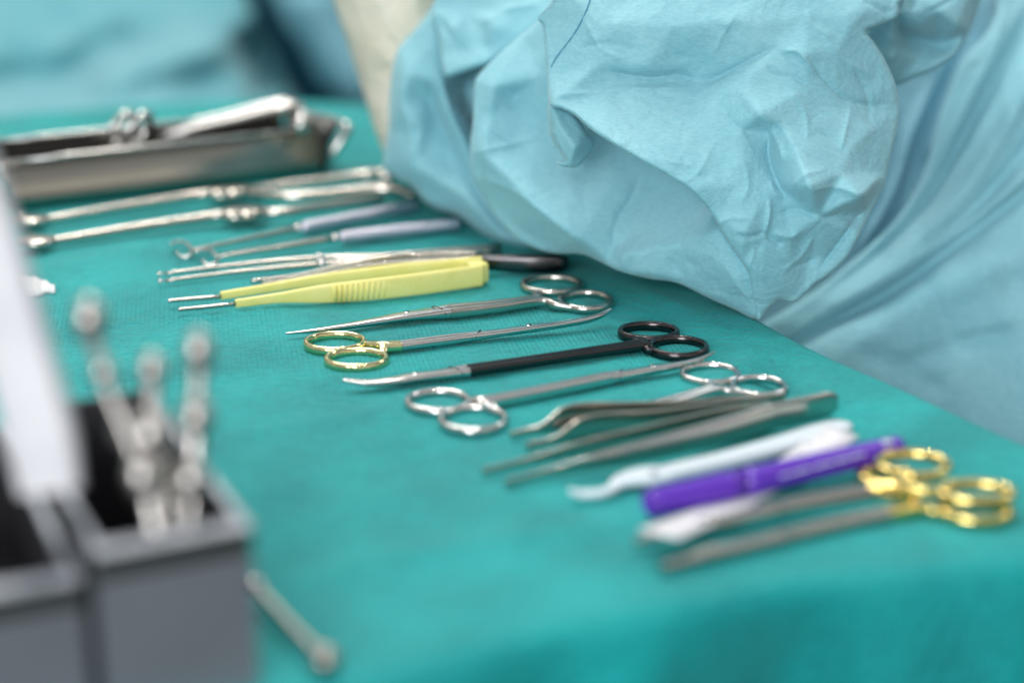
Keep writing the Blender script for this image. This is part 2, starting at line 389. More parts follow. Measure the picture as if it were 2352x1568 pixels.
Z *= np.clip(de/40, 0, 1)**.7
pts = [(x*MM, y*MM, (z-.3)*MM) for x, y, z in zip(X, Y, Z)]
faces = [tuple(int(i) for i in f) for f in F]
nb = len(B); bx = V[B]; nxt = np.roll(bx, -1, 0); prv = np.roll(bx, 1, 0); tg = nxt-prv; tg /= np.linalg.norm(tg, axis=1)[:, None]
nrm = np.stack([tg[:, 1], -tg[:, 0]], 1)
if ((bx[0]+nrm[0]*5 == 0).any()) or inside(np.array([bx[0][0]+nrm[0][0]*3]), np.array([bx[0][1]+nrm[0][1]*3]), tpoly)[0]: nrm = -nrm
arc = np.concatenate([[0], np.cumsum(np.hypot(*(nxt-bx).T))])[:-1]
prof = [(2, .03), (4, .15), (6, .4), (8.5, 1.2), (10.5, 2.6), (12, 4.6), (13, 7.5), (13.6, 12), (14, 18), (14.5, 30), (15.5, 55), (21, 90), (22, 140), (24, 200), (26, 280), (28, 380)]
prev = list(B); z0 = Z[B]
for o_, dn in prof:
    n0 = len(pts); amp = min(dn/60, 1)*22
    for k in range(nb):
        wv = amp*(math.sin(arc[k]/17+.8*math.sin(arc[k]/51))+.6*math.sin(arc[k]/41+1.3)+.3*math.sin(arc[k]/7.3))*.6
        p = bx[k]+nrm[k]*(o_+wv); pts.append((p[0]*MM, p[1]*MM, (-dn-.3)*MM))
    for k in range(nb):
        l = (k+1) % nb; faces.append((prev[k], prev[l], n0+l, n0+k))
    prev = [n0+k for k in range(nb)]
tb = thing('instrument_table', 'instrument table under a teal nonwoven drape that falls over its front edge', 'table', tuple(P(1176, 900)))
mb = MB(); mb.add(pts, faces); dr = mb.build('drape', M['drape'], tb)
cen = np.array(tpoly).mean(0); sh = [tuple(cen+(np.array(p)-cen)*.985) for p in edge_w]
mb = MB(); n = len(sh)
mb.add([(x*MM, y*MM, -.004) for x, y in sh]+[(x*MM, y*MM, -.022) for x, y in sh], [tuple(range(n)), tuple(range(2*n-1, n-1, -1))]+[(i, (i+1) % n+0, n+(i+1) % n, n+i) for i in range(n)])
mb.build('tabletop', M['satin'], tb, smooth=False)

# ================================================================== SCISSORS AND RING-HANDLED INSTRUMENTS
def ring_geom(ext, r, z=None, n=44, hw=None):
    xl, xr, yt, yb = ext; cx, cy = (xl+xr)/2, (yt+yb)/2; z = r if z is None else z
    c = P(cx, cy, z); d = (c-CAM).dot(FWD); s = FPX/d/1000      # px per mm
    el = math.atan2(CAMH-z*MM, math.hypot(c.x, c.y)); rx = (xr-xl)/2/s-r; ry = ((yb-yt)/2/s-r)/math.sin(el)
    ry = max(min(ry, rx*1.15), rx*.62)
    return c, rx*MM, ry*MM
def ring_mesh(c, rx, ry, r, hh, n=44, tilt=0):
    rows = []
    for k in range(n):
        a = 2*math.pi*k/n; rows.append((c.x+rx*math.cos(a), c.y+ry*math.sin(a), c.z+tilt*MM*math.cos(a), r*MM, hh*MM))
    return loft(rows, 12, True, 2.3)
def scissors(name, label, cat, rings, main, mats, pivot, wd=1.7, rr=1.7, rh=1.9, split=None, group=None, rz=None, bladez=.5, neck=.55, seam=True, attach=None):
    """main: rows (px, py, z, total half width, half height) from where the shanks meet to the tip;
       pivot: index of the joint row; mats: ring, shank, blade; split: index where shank gives way to blade"""
    split = pivot if split is None else split
    root = thing(name, label, cat, tuple(P(main[pivot][0], main[pivot][1], 0)), group)
    W = [(*P(p[0], p[1], p[2]), p[3]*MM*1.08, p[4]*MM*1.14) for p in main]
    d = (Vector(W[-1][:3])-Vector(W[0][:3])); d.z = 0; d.normalize(); nv = Vector((-d.y, d.x, 0))
    if nv.y < 0: nv = -nv                                   # towards the far side
    for k, ext in enumerate(rings):
        side = 1 if k == 0 else -1                          # first ring is the far one
        c, rx, ry = ring_geom(ext, rr, rz[k] if rz else None)
        mb = MB(); mb.add(*ring_mesh(c, rx, ry, rr, rh)); ring = mb.build('ring', mats[0], root)
        J = Vector(W[0][:3])+nv*side*W[0][3]*.5
        a = math.atan2((J.y-c.y)/ry, (J.x-c.x)/rx)
        E = Vector((c.x+rx*math.cos(a), c.y+ry*math.sin(a), c.z))
        a2 = a+(.5 if side*(1 if d.x > 0 else 1) > 0 else -.5)*(1 if d.x > 0 else -1)*neck
        if attach is not None and side < 0: a2 = attach
        E = Vector((c.x+rx*math.cos(a2), c.y+ry*math.sin(a2), c.z))
        mid = (E*.5+J*.5)+nv*side*.0008; mid = mid-nv*side*.001
        shank = [(*E, rr*MM*.8, rh*MM*.8), (*mid, W[0][3]*.62, W[0][4]*.95)]
        for i in range(0, split+1):
            q = Vector(W[i][:3])+nv*side*W[i][3]*.5; shank.append((*q, W[i][3]*.46, W[i][4]))
        mb = MB(); mb.add(*loft(spline(shank, 6), 16, False, 3.2)); mb.build('shank', mats[1], root, sharp=50)
        bl = []
        for i in range(split, len(W)):
            f_ = 0 if i <= pivot else 1
            lat = side*W[i][3]*(.5 if i < pivot else .16); zz = (0 if i < pivot else -side*bladez*MM*(W[i][4]/(W[pivot][4]+1e-9)))
            q = Vector(W[i][:3])+nv*lat+Vector((0, 0, zz)); hw_ = W[i][3]*(.46 if i < pivot else .8); hh_ = W[i][4]*(1 if i < pivot else .66)
            bl.append((*q, hw_, hh_))
        mb = MB(); mb.add(*loft(spline(bl, 6), 12, False, 2.5)); mb.build('blade', mats[2], root, sharp=50)
    c = Vector(W[pivot][:3])+Vector((0, 0, W[pivot][4]*.66+bladez*MM-.0004)); R = .0015
    mb = MB(); V_, F_ = [], []
    rows = [(c.x, c.y, c.z-.0012, R, R), (c.x, c.y, c.z+.0002, R, R), (c.x, c.y, c.z+.0005, R*.7, R*.7)]
    mb.add(*loft([r for r in rows], 16, False, 2, up=Vector((0, 1, 0))))
    s_ = mb.build('screw', mats[2], root, sharp=40)
    mb = MB(); mb.add(*box(c+Vector((0, 0, .0006)), d*R*.75, nv*.00022, Vector((0, 0, .00012)))); mb.build('slot', M['darksteel'], s_, smooth=False)
    if seam:
        q = Vector(W[pivot-1][:3])*.75+Vector(W[pivot][:3])*.25; top = W[pivot-1][4]+.00012
        mb = MB(); mb.add(*loft([(*(q+nv*W[pivot][3]*.98+d*.0022+Vector((0, 0, top*.25))), .00028, .0002), (*(q+nv*W[pivot][3]*.5+d*.0014+Vector((0, 0, top))), .00028, .0002), (*(q-nv*W[pivot][3]*.5-d*.001+Vector((0, 0, top))), .00028, .0002), (*(q-nv*W[pivot][3]*1.0-d*.0022+Vector((0, 0, top*.1))), .00028, .0002)], 6))
        mb.build('joint_line', M['darksteel'], root)
    return root

SC = 'scissors laid out in a row on the drape'
scissors('scissors', 'long grey steel dissecting scissors with straight pointed blades beside the yellow forceps', 'scissors',
         [(1193, 1341, 631, 680), (1280, 1411, 666, 719)],
         [(1235, 690, 3.2, 3.6, 2.0), (1140, 704, 3.2, 3.6, 2.1), (1030, 716, 3.2, 3.9, 2.3), (935, 727, 3.2, 4.2, 2.3), (850, 741, 3.0, 2.6, 1.7), (740, 757, 2.6, 1.5, 1.1), (657, 766, 2.2, .5, .5)],
         (M['satin'], M['satin'], M['steel']), 3, rr=1.45, rh=2.0, split=2, attach=-2.15, group=SC)
scissors('scissors', 'slim scissors with gold ring handles and an upward curved steel tip', 'scissors',
         [(696, 844, 763, 815), (743, 895, 801, 854)],
         [(880, 797, 3.0, 3.2, 1.7), (920, 794, 3.0, 2.7, 1.6), (1060, 776, 3.0, 2.5, 1.6), (1215, 755, 3.0, 2.6, 1.7), (1290, 745, 3.2, 1.9, 1.5), (1345, 735, 4.0, 1.8, 1.5), (1380, 724, 5.0, 1.6, 1.4), (1402, 712, 6.0, 1.0, 1.0)],
         (M['palegold'], M['palegold'], M['steel']), 3, rr=1.35, rh=2.2, split=1, group=SC)
scissors('scissors', 'black coated scissors with black ring handles and bright curved blades', 'scissors',
         [(1418, 1562, 740, 789), (1486, 1630, 772, 828)],
         [(1470, 793, 3.0, 3.3, 1.7), (1270, 822, 3.0, 3.0, 1.6), (1075, 851, 3.0, 3.2, 1.75), (955, 867, 3.0, 3.6, 2.0), (905, 875, 3.0, 3.0, 1.7), (845, 880, 3.2, 2.0, 1.3), (787, 872, 5.0, .5, .6)],
         (M['black'], M['black'], M['steel']), 3, rr=1.4, rh=2.2, split=2, group=SC)
scissors('scissors', 'long all-silver scissors with fine curved tip, just below the black scissors', 'scissors',
         [(928, 1084, 893, 956), (1005, 1170, 930, 1001)],
         [(1120, 925, 3.0, 3.0, 2.0), (1250, 899, 3.0, 2.6, 2.0), (1400, 868, 3.0, 2.6, 2.0), (1500, 849, 3.0, 2.7, 1.9), (1560, 838, 3.2, 1.9, 1.5), (1605, 826, 3.8, 1.3, 1.1), (1641, 809, 5.5, .4, .5)],
         (M['steel'], M['steel'], M['steel']), 3, rr=1.4, rh=2.1, split=2, group=SC)
scissors('scissors', 'silver scissors with rings by the table edge and blades hidden behind tissue forceps', 'scissors',
         [(1560, 1703, 832, 888), (1676, 1811, 861, 917)],
         [(1640, 896, 3.0, 3.0, 1.9), (1560, 920, 3.0, 3.0, 1.9), (1480, 941, 3.0, 3.2, 1.9), (1420, 957, 3.0, 3.2, 1.8), (1340, 975, 2.5, 1.8, 1.2), (1290, 985, 2.2, .6, .6)],
         (M['steel'], M['steel'], M['satin']), 3, rr=1.3, rh=1.8, split=2, attach=-2.2, group=SC)
NH = 'gold-handled needle holders stacked at the near corner'
scissors('needle_holder', 'upper gold-ringed needle holder lying across the other, jaws on the paper ruler', 'needle holder',
         [(2008, 2186, 1032, 1104), (2148, 2334, 1101, 1162)],
         [(2080, 1118, 8.0, 2.8, 1.8), (2000, 1128, 6.0, 3.0, 2.0), (1830, 1160, 4.5, 2.8, 2.0), (1640, 1200, 4.2, 3.4, 2.2), (1560, 1218, 4, 2.6, 1.8), (1458, 1243, 3.5, 1.5, 1.3)],
         (M['gold'], M['gold'], M['satin']), 3, rr=1.5, rh=1.9, split=1, group=NH, rz=[8, 7])
scissors('needle_holder', 'lower gold-ringed needle holder nearest the front edge of the table', 'needle holder',
         [(1965, 2110, 1070, 1120), (2152, 2330, 1140, 1207)],
         [(2110, 1166, 2.6, 2.8, 1.8), (2040, 1180, 2.6, 2.8, 2.0), (1850, 1222, 2.6, 2.6, 2.0), (1640, 1267, 2.8, 3.4, 2.3), (1590, 1281, 2.6, 2.7, 1.9), (1518, 1302, 2.4, 1.8, 1.4)],
         (M['gold'], M['gold'], M['satin']), 3, rr=1.5, rh=1.9, split=1, group=NH, rz=[2, 2.2])

# ================================================================== FORCEPS
def forceps(name, label, far, near, plate, m, ridges=None, parts=None, at=None, n=8, pw=6):
    root = thing(name, label, 'forceps', tuple(P(*(at or near[0][:2]))))
    for k, a in enumerate((far, near)):
        mb = MB(); mb.add(*strip(a, n, 14, pw)); mb.build('arm', m, root, sharp=60)
    if plate:
        mb = MB(); mb.add(*strip(plate, n, 16, 4)); mb.build('end_plate', m, root, sharp=60)
    return root
# toothed tissue forceps with shouldered tips
forceps('tissue_forceps', 'short tissue forceps with wide shouldered arms and narrow tips crossing the hidden scissors',
        [(1172, 999, 2, .6, 1.3), (1215, 990, 2.6, .6, 1.5), (1252, 982, 3.6, .6, 2.4), (1290, 961, 5.0, .6, 4.3), (1340, 951, 5.2, .6, 4.8), (1450, 947, 5.0, .6, 4.4), (1600, 938, 5.0, .6, 3.8), (1740, 922, 5.0, .6, 3.4)],
        [(1208, 1025, 2, .6, 1.3), (1262, 1014, 2.6, .6, 1.6), (1295, 1004, 3.6, .6, 2.6), (1335, 985, 5.0, .6, 4.4), (1400, 972, 5.2, .6, 4.7), (1500, 965, 5.0, .6, 4.3), (1640, 946, 5.0, .6, 3.8), (1745, 926, 5.0, .6, 3.4)],
        [(1700, 933, 5, 1.0, 3.5), (1760, 924, 5, 1.2, 3.6), (1800, 917, 5, 1.0, 3.2)], M['satin'])
dfp = forceps('dressing_forceps', 'long plain steel forceps with a broad rounded end plate near the table edge',
        [(1108, 1083, 1.8, .6, 1.3), (1200, 1062, 2.4, .6, 1.6), (1330, 1030, 4.0, .6, 2.8), (1480, 1000, 5.2, .6, 4.0), (1640, 965, 5.5, .6, 4.2), (1765, 945, 5.5, .6, 4.4)],
        [(1160, 1110, 1.8, .6, 1.5), (1250, 1088, 2.4, .6, 1.8), (1370, 1060, 4.0, .7, 3.0), (1520, 1025, 5.5, .8, 4.3), (1660, 988, 6.0, 1.9, 4.9), (1770, 957, 6.0, 2.0, 5.4)],
        [(1730, 966, 6, 1.1, 4.5), (1790, 952, 6, 1.2, 5.2), (1850, 940, 6, 1.2, 5.2), (1900, 928, 6, 1.2, 5.0), (1921, 923, 6, 1.0, 3.2)], M['satin'])
# yellow insulated bipolar forceps
yf = thing('bipolar_forceps', 'yellow insulated forceps with bare steel tips and a ribbed finger grip', 'forceps', tuple(P(800, 680)))
for k, (tip, arm) in enumerate((
        ([(387, 691, 3.6, .75, .8), (400, 690, 3.6, .9, .9), (507, 681, 4, .9, .95)],
         [(507, 679, 4, 1.2, 1.9), (620, 661, 4.2, 1.3, 2.1), (720, 645, 4.8, 1.4, 2.6), (820, 634, 5.3, 1.5, 3.4), (930, 624, 5.6, 1.5, 4.2), (1020, 618, 5.6, 1.5, 4.6), (1106, 611, 5.6, 1.5, 4.8)]),
        ([(411, 711, 3.4, .75, .8), (424, 710, 3.4, .9, .9), (541, 698, 3.8, .9, .95)],
         [(541, 697, 3.8, 1.2, 1.9), (640, 684, 4.2, 1.3, 2.4), (740, 675, 5, 1.5, 4.2), (850, 665, 5.4, 1.6, 5.0), (970, 651, 5.6, 1.6, 5.2), (1050, 640, 5.6, 1.6, 5.2), (1106, 632, 5.6, 1.6, 5.2)]))):
    mb = MB(); mb.add(*strip(tip, 6, 14, 2)); mb.build('steel_tip', M['satin'], yf)
    mb = MB(); mb.add(*strip(arm, 8, 16, 4)); arm_o = mb.build('arm', M['yellow'], yf, sharp=60)
    if k == 1:
        mb = MB()
        for q in range(19):
            x = 770+q*12.5; yy = float(np.interp(x, (740, 850, 970, 1050), (675, 665, 651, 640))); c = P(x, yy, 5.4)+Vector((0, -.0015, 0))
            mb.add(*loft([(c.x, c.y, c.z-.0040, .0006, .0005), (c.x, c.y-.0001, c.z, .0008, .0009), (c.x, c.y, c.z+.0040, .0006, .0005)], 8, up=Vector((0, 1, 0))))
        mb.build('grip_rib', M['yellow'], arm_o)
mb = MB(); mb.add(*strip([(1075, 628, 5.6, 4.2, 4.8), (1100, 624, 5.6, 4.4, 5.0), (1110, 622, 5.6, 4.2, 4.9)], 6, 20, 6)); mb.build('end_block', M['yellow'], yf, sharp=50)
# slim steel bayonet forceps behind the yellow pair
sf = thing('bayonet_forceps', 'slim bowed steel forceps just behind the yellow pair ending in a dark glossy plate', 'forceps', tuple(P(900, 600)))
mb = MB(); mb.add(*strip([(576, 646, 2.2, .8, 1.0), (680, 634, 2.4, .8, 1.1), (780, 613, 4.5, .8, 1.4), (860, 599, 6.5, .8, 1.9), (960, 592, 6.5, .8, 2.1), (1110, 588, 6.5, .8, 2.6)], 8, 12, 3)); mb.build('arm', M['satin'], sf)
mb = MB(); mb.add(*strip([(600, 652, 2.0, .5, .7), (720, 634, 3, .6, 1.0), (850, 612, 5, .8, 1.6), (980, 603, 6, .8, 2.0), (1110, 600, 6, .8, 2.6)], 8, 12, 3)); mb.build('arm', M['satin'], sf)
mb = MB(); mb.add(*strip([(1100, 602, 6, 1.5, 3.6), (1160, 604, 6, 2.4, 4.2), (1230, 606, 6, 2.6, 4.6), (1285, 605, 6, 2.2, 4.2), (1303, 603, 6, 1.2, 2.6)], 8, 16, 3)); mb.build('end_plate', M['darksteel'], sf)
# twin-rod micro forceps
mf = thing('micro_forceps', 'very thin twin-rod steel forceps with two tiny ball tips behind the yellow pair', 'forceps', tuple(P(735, 600)))
for k, (a, b_) in enumerate((((366, 629), (735, 593)), ((368, 646), (742, 607)))):
    mb = MB(); mb.add(*strip([(a[0]+12, a[1]-1, 2.2, .8, .8), ((a[0]+b_[0])/2, (a[1]+b_[1])/2-3, 2.8, 1.1, 1.1), (b_[0], b_[1], 3.2, 1.5, 1.6), (900, 588+k*8, 3.6, 1.6, 1.8), (1150, 566+k*10, 4, 1.6, 2.1)], 8, 12, 2.2)); rod = mb.build('arm', M['satin'], mf)
    mb = MB(); c = P(a[0], a[1], 2.2); mb.add(*ball(c, .0011)); mb.add(*loft([(*c, .0003, .0003), (*P(a[0]+14, a[1]-1, 2.2), .0003, .0003)], 8)); mb.build('ball_tip', M['steel'], rod)
    mb = MB(); mb.add(*ball(P(b_[0]-2, b_[1]-1, 3.6), .0024)); mb.build('joint', M['steel'], rod)
# hooks with knurled handles
HK = 'double hooks with knurled handles'
def hook(label, tipc, s0, s1, h1, flip):
    root = thing('skin_hook', label, 'hook', tuple(P(*s1)), HK)
    mb = MB(); mb.add(*strip([(*s0, 3, .9, .9), ((s0[0]+s1[0])/2, (s0[1]+s1[1])/2, 3.6, 1.3, 1.3), (*s1, 4.2, 1.8, 1.8)], 6, 12, 2)); mb.build('shaft', M['satin'], root)
    mb = MB(); mb.add(*ball(P(s1[0]+2, s1[1]-1, 4.3), .0026, sz=.9)); mb.build('collar', M['steel'], root)
    dx, dy = h1[0]-s1[0], h1[1]-s1[1]
    pt = [(s1[0]+dx*t, s1[1]+dy*t, 4.4, r, r) for t, r in ((.04, 1.8), (.07, 3.0), (.12, 3.3), (.5, 3.4), (.93, 3.3), (.985, 2.7), (1, 1.5))]
    mb = MB(); mb.add(*strip(pt, 5, 20, 2)); mb.build('handle', M['knurl'], root)
    x, y = tipc
    for sg in (1, -1):
        pr = [(s0[0]+2, s0[1], 3), (x+18, y-sg*2, 3.2), (x+8, y-sg*13, 3.5), (x-10, y-sg*17, 3.2), (x-24, y-sg*13, 4.2), (x-26, y-sg*12, 6.5)] if sg > 0 else \
             [(s0[0]+2, s0[1], 3), (x+22, y+5, 3.0), (x+16, y+16, 3.0), (x+0, y+19, 2.6), (x-12, y+14, 3.2), (x-12, y+10, 5.2)]
        mb = MB(); mb.add(*loft(spline([(*P(a, b_, c), .0009, .0009) for a, b_, c in pr], 8), 10)); mb.build('prong', M['steel'], root)
hook('far knurled-handle double hook whose prongs curl near the rongeur arm', (420, 572), (440, 575), (682, 526), (955, 474), 1)
hook('near knurled-handle double hook whose prongs curl just above the twin-rod forceps', (478, 590), (500, 590), (768, 548), (1056, 515), 1)

# ================================================================== LARGE RETRACTOR / RONGEURS AT THE BACK
RG = 'steel rongeurs lying behind the hooks'
def rongeur(label, jaw, joint, handles, serr):
    root = thing('rongeur', label, 'rongeur', tuple(P(*joint)), RG)
    x, y = jaw; jx, jy = joint
    mb = MB(); mb.add(*strip([(x+40, y-2, 4, 2.8, 2.0), (x+70, y-6, 4.4, 2.4, 2.2), ((x+jx)/2, (y+jy)/2-2, 5, 2.8, 2.5), (jx-90, jy+8, 5.5, 3.2, 2.8), (jx-60, jy+4, 6, 3.2, 2.9), (jx-40, jy+2, 6, 3, 2.8)], 8, 14, 3)); mb.build('arm', M['satin'], root)
    mb = MB(); mb.add(*strip([(x-28, y-4, 5, 5.0, 1.6), (x-20, y-3, 5, 7.5, 2.0), (x+10, y-1, 5, 8.0, 2.4), (x+34, y-3, 4.6, 6.0, 2.4), (x+52, y-5, 4.3, 2.4, 2.2)], 6, 14, 3))
    for q in range(4 if serr else 0):
        c = P(x-10+q*5, y-16+q*8, 8-q); mb.add(*loft([(*c, .0012, .0012), (*(c+Vector((-.003, 0, .0012))), .0002, .0002)], 8))
    mb.build('jaw', M['satin'], root)
    for dx, dy, r in ((-14, 0, 3.4), (26, -3, 4.0)):
        mb = MB(); c = P(jx+dx, jy+dy, 7.5); mb.add(*ball(c, r*MM, 24, 10, .5)); mb.build('joint', M['chrome'], root)
    mb = MB(); mb.add(*strip([(jx-55, jy+3, 5, 3, 2.6), (jx-30, jy+1, 5.4, 8.5, 3.2), (jx, jy, 5.2, 9.5, 3.3), (jx+30, jy-2, 5.4, 8.0, 3.2), (jx+60, jy-5, 5, 3.5, 2.6)], 8, 16, 2.2)); mb.build('joint_plate', M['satin'], root)
    for h in handles:
        mb = MB(); mb.add(*strip([(jx+30, jy-2, 5, 2.4, 2.2), *h], 8, 14, 2.6)); mb.build('handle', M['satin'], root)
rongeur('far steel rongeur with straight flat arm and curled handle ends touching the sleeve', (60, 507), (528, 443),
        [[(640, 427, 6, 2.8, 2.2), (760, 412, 7, 3.4, 2.4), (840, 402, 8, 4.2, 3.2), (880, 402, 9, 4.0, 3.4), (905, 412, 7, 2.5, 2.2)],
         [(660, 452, 6, 3.2, 2.8), (800, 441, 7, 3.8, 3.2), (880, 434, 8, 4.2, 3.8), (925, 438, 8, 3.8, 3.4), (948, 452, 6, 2.4, 2.2)]], True)
rongeur('near steel rongeur with hooked flat jaw lying closer to the skin hooks', (75, 556), (560, 492),
        [[(650, 487, 6, 2.8, 2.6), (760, 472, 6, 3.2, 2.6), (850, 460, 6, 3.0, 2.4), (880, 455, 6, 1.8, 1.8)]], False)

# steel trough (tray) with flared lip
def trough():
    root = thing('steel_tray', 'long narrow mirror-finish steel tray with a flared curved lip at its right end', 'tray', tuple(P(400, 440)))
    A = P(32, 492); Bq = P(742, 405); u = (Bq-A); Ln = u.length; u.normalize(); v = Vector((-u.y, u.x, 0)); H = .0255; Wd = .062
    mb = MB(); Vv = []; Ff = []
    prof_ = [(.009, H), (.0065, H*.85), (.002, H*.4), (.0015, .004), (.007, .0012), (Wd*.5, .001), (Wd-.006, .0012), (Wd-.002, .005), (Wd, H*.5), (Wd+.001, H)]
    prof_ = [tuple(q) for q in spline(prof_, 3)]
    ns = 40
    for layer in (0, .0012):
        for i in range(ns+1):
            t = i/ns
            fl = 0; fl0 = max(0, (.05-t)/.05)
            for (a, h) in prof_:
                aa = a if layer == 0 else (a+layer if a < Wd/2 else a-layer); hh = h+(layer if .004 < a < Wd-.004 else 0)
                off = u*(Ln*t) + v*aa
                Vv.append(A+off+Vector((0, 0, hh+.001*fl*fl*8*(hh/H)))+u*(fl*fl*.012*(hh/H))-u*(fl0*fl0*.004*(hh/H))+v*(-1 if a < Wd/2 else 1)*fl*fl*.004)
    m_ = len(prof_)
    for i in range(ns):
        for k in range(m_-1):
            a = i*m_+k; Ff.append((a, a+m_, a+m_+1, a+1)); b0 = (ns+1)*m_; Ff.append((b0+a, b0+a+1, b0+a+m_+1, b0+a+m_))
    for i in range(ns):
        for k in (0, m_-1):
            a = i*m_+k; b0 = (ns+1)*m_; Ff.append((a, b0+a, b0+a+m_, a+m_) if k == 0 else (a, a+m_, b0+a+m_, b0+a))
    mb.add(Vv, Ff); mb.build('body', M['chrome'], root, sharp=60)
    e1_, e2_ = A+u*.006, A+u*(Ln-.012)                     # sheet over back wall and floor, coloured dark like a dim room's reflection
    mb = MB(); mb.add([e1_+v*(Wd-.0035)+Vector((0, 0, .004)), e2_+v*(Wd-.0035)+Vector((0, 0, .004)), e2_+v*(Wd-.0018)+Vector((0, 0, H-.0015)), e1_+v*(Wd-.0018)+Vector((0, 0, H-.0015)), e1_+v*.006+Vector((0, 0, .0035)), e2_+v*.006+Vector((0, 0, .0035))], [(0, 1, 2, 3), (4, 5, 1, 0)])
    mb.build('inner_shade', M['trayshade'], root, smooth=False)
    # end walls, the right one coloured dark for its shaded hollow
    for t, fl in ((0, 0), (1, 1)):
        c = A+u*(Ln*t)
        rows = []
        for k in range(11):
            a = k/10*Wd; bulge = math.sin(math.pi*k/10)*.004*(1 if t else -1)
            rows.append(c+v*a+u*bulge)
        Vq = [p+Vector((0, 0, .0012)) for p in rows]+[p+Vector((0, 0, H*.6))+u*(.002 if t else -.002) for p in rows]+[p+Vector((0, 0, H+.002*t))+u*(.003 if t else -.004) for p in rows]
        Fq = [(j*11+k, j*11+k+1, (j+1)*11+k+1, (j+1)*11+k) for j in range(2) for k in range(10)]
        mb = MB(); mb.add(Vq, Fq); o = mb.build('end_wall', M['trayshade'] if t else M['chrome'], root); s = o.modifiers.new('thick', 'SOLIDIFY'); s.thickness = .0012
        top = Vq[22:]; mb = MB(); mb.add(*loft(spline([(*p, .0013, .0013) for p in top], 3), 10)); mb.build('rim_bead', M['steel'], root)
    for a in (.009, Wd):
        mb = MB(); mb.add(*loft([(*(A+u*(Ln*t)+v*a+Vector((0, 0, H+.001))), .0012, .0011) for t in (0, .25, .5, .75, .95)], 10)); mb.build('rim_bead', M['steel'], root)
    # curled lip at the right end
    c0 = P(760, 400, 2)
    E_ = A+u*(Ln+.004)
    lip = [(*(E_+v*.004+Vector((0, 0, .003))), .0014, .0014), (*(E_+v*.002+u*.002+Vector((0, 0, .010))), .0022, .0022), (*(E_+v*.001+u*.007+Vector((0, 0, .018))), .0030, .0030), (*(E_+v*.002+u*.013+Vector((0, 0, .026))), .0026, .0026), (*(E_+v*.010+u*.012+Vector((0, 0, .0285))), .0018, .0016), (*(E_+v*.030+u*.010+Vector((0, 0, .028))), .0015, .0014), (*(E_+v*.050+u*.002+Vector((0, 0, .027))), .0014, .0012)]
    mb = MB(); mb.add(*loft(spline(lip, 6), 14)); mb.build('lip', M['steel'], root)
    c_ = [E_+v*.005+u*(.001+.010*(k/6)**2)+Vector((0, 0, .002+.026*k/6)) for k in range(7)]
    mb = MB(); mb.add([p-u*.001 for p in c_]+[p+v*.044-u*.001 for p in c_], [(k, k+1, 8+k, 7+k) for k in range(6)]); o = mb.build('end_plate', M['trayshade'], root); sm_ = o.modifiers.new('thick', 'SOLIDIFY'); sm_.thickness = .001  # added dark plate, its colour stands for shade in the concave end
trough()
cl = thing('ring_forceps', 'bright steel clamp lying slantwise in the tray with its two small rings over the rim', 'clamp', tuple(P(500, 380)))
for k in (0, 1):
    mb = MB(); mb.add(*loft(spline([(*PD(345+k*20, 311+k*2, 1.045+.018-k*.008), .0016, .0016), (*PD(400+k*25, 293+k*8, 1.045+.018-k*.008), .0020, .0022), (*PD(530+k*20, 265+k*8, 1.05+.018-k*.008), .0024, .0026), (*PD(640+k*20, 239+k*8, 1.055+.018-k*.008), .0027, .003), (*PD(675+k*14, 242+k*8, 1.057+.018-k*.008), .0028, .0028), (*PD(695+k*5, 268+k*8, 1.058+.018-k*.008), .003, .003)], 8), 14)); mb.build('shank', M['steel'], cl)
    c = PD(276+k*40, 298+k*1, 1.035-k*.006); rows = []
    for q in range(28):
        a = 2*math.pi*q/28; rows.append((c.x+.0045*math.cos(a)+.005*math.sin(a), c.y+.006*math.cos(a), c.z+.009*math.sin(a), .0024, .0024))
    mb = MB(); mb.add(*loft(rows, 10, True, up=Vector((.3, 1, 0)))); mb.build('ring', M['steel'], cl)
mb = MB(); mb.add(*ball(PD(692, 286, 1.025), .0055)); mb.build('pivot', M['steel'], cl)

# ================================================================== PEN, RULER CARD, PALE PLASTIC HOOK
pn = thing('marker_pen', 'thick purple skin marker pen lying on top of a white paper ruler', 'pen', tuple(P(1780, 1110)))
mb = MB(); mb.add(*strip([(1488, 1158, 6.4, 2.6, 2.6), (1494, 1156, 6.4, 4.2, 4.2), (1515, 1151, 6.4, 5.0, 5.0), (1700, 1109, 6.4, 5.1, 5.1)], 6, 24, 2)); mb.build('cap', M['purple'], pn)
mb = MB(); mb.add(*strip([(1702, 1109, 6.4, 4.95, 4.95), (1900, 1064, 6.4, 4.7, 4.7), (2040, 1032, 6.2, 4.3, 4.3), (2062, 1027, 6.2, 4.0, 4.0), (2071, 1025, 6.2, 2.4, 2.4)], 6, 24, 2)); mb.build('barrel', M['purple'], pn)
mb = MB(); mb.add(*strip([(2028, 1016, 10.4, 1.2, .5), (2048, 1012, 10.2, 1.2, .5)], 3, 10, 3)); mb.build('cap_clip', M['paleblue'], pn)
mb = MB(); V_, F_ = [], []
a, b_ = P(1795, 1093, 11.1), P(1990, 1040, 10.6); d = (b_-a).normalized(); rn = random.Random(3)
for k in range(26):
    t = k/26; c = a.lerp(b_, t)
    if k in (9, 16): continue
    mb.add(*box(c, d*rn.uniform(.0003, .0007), Vector((d.y*-1, d.x, 0))*rn.uniform(.0003, .0006), Vector((0, 0, .0001))))
mb.build('printing', M['paleblue'], pn, smooth=False)
rl = thing('paper_ruler', 'white paper ruler strip passing under the purple marker pen', 'paper ruler', tuple(P(1730, 1110)))
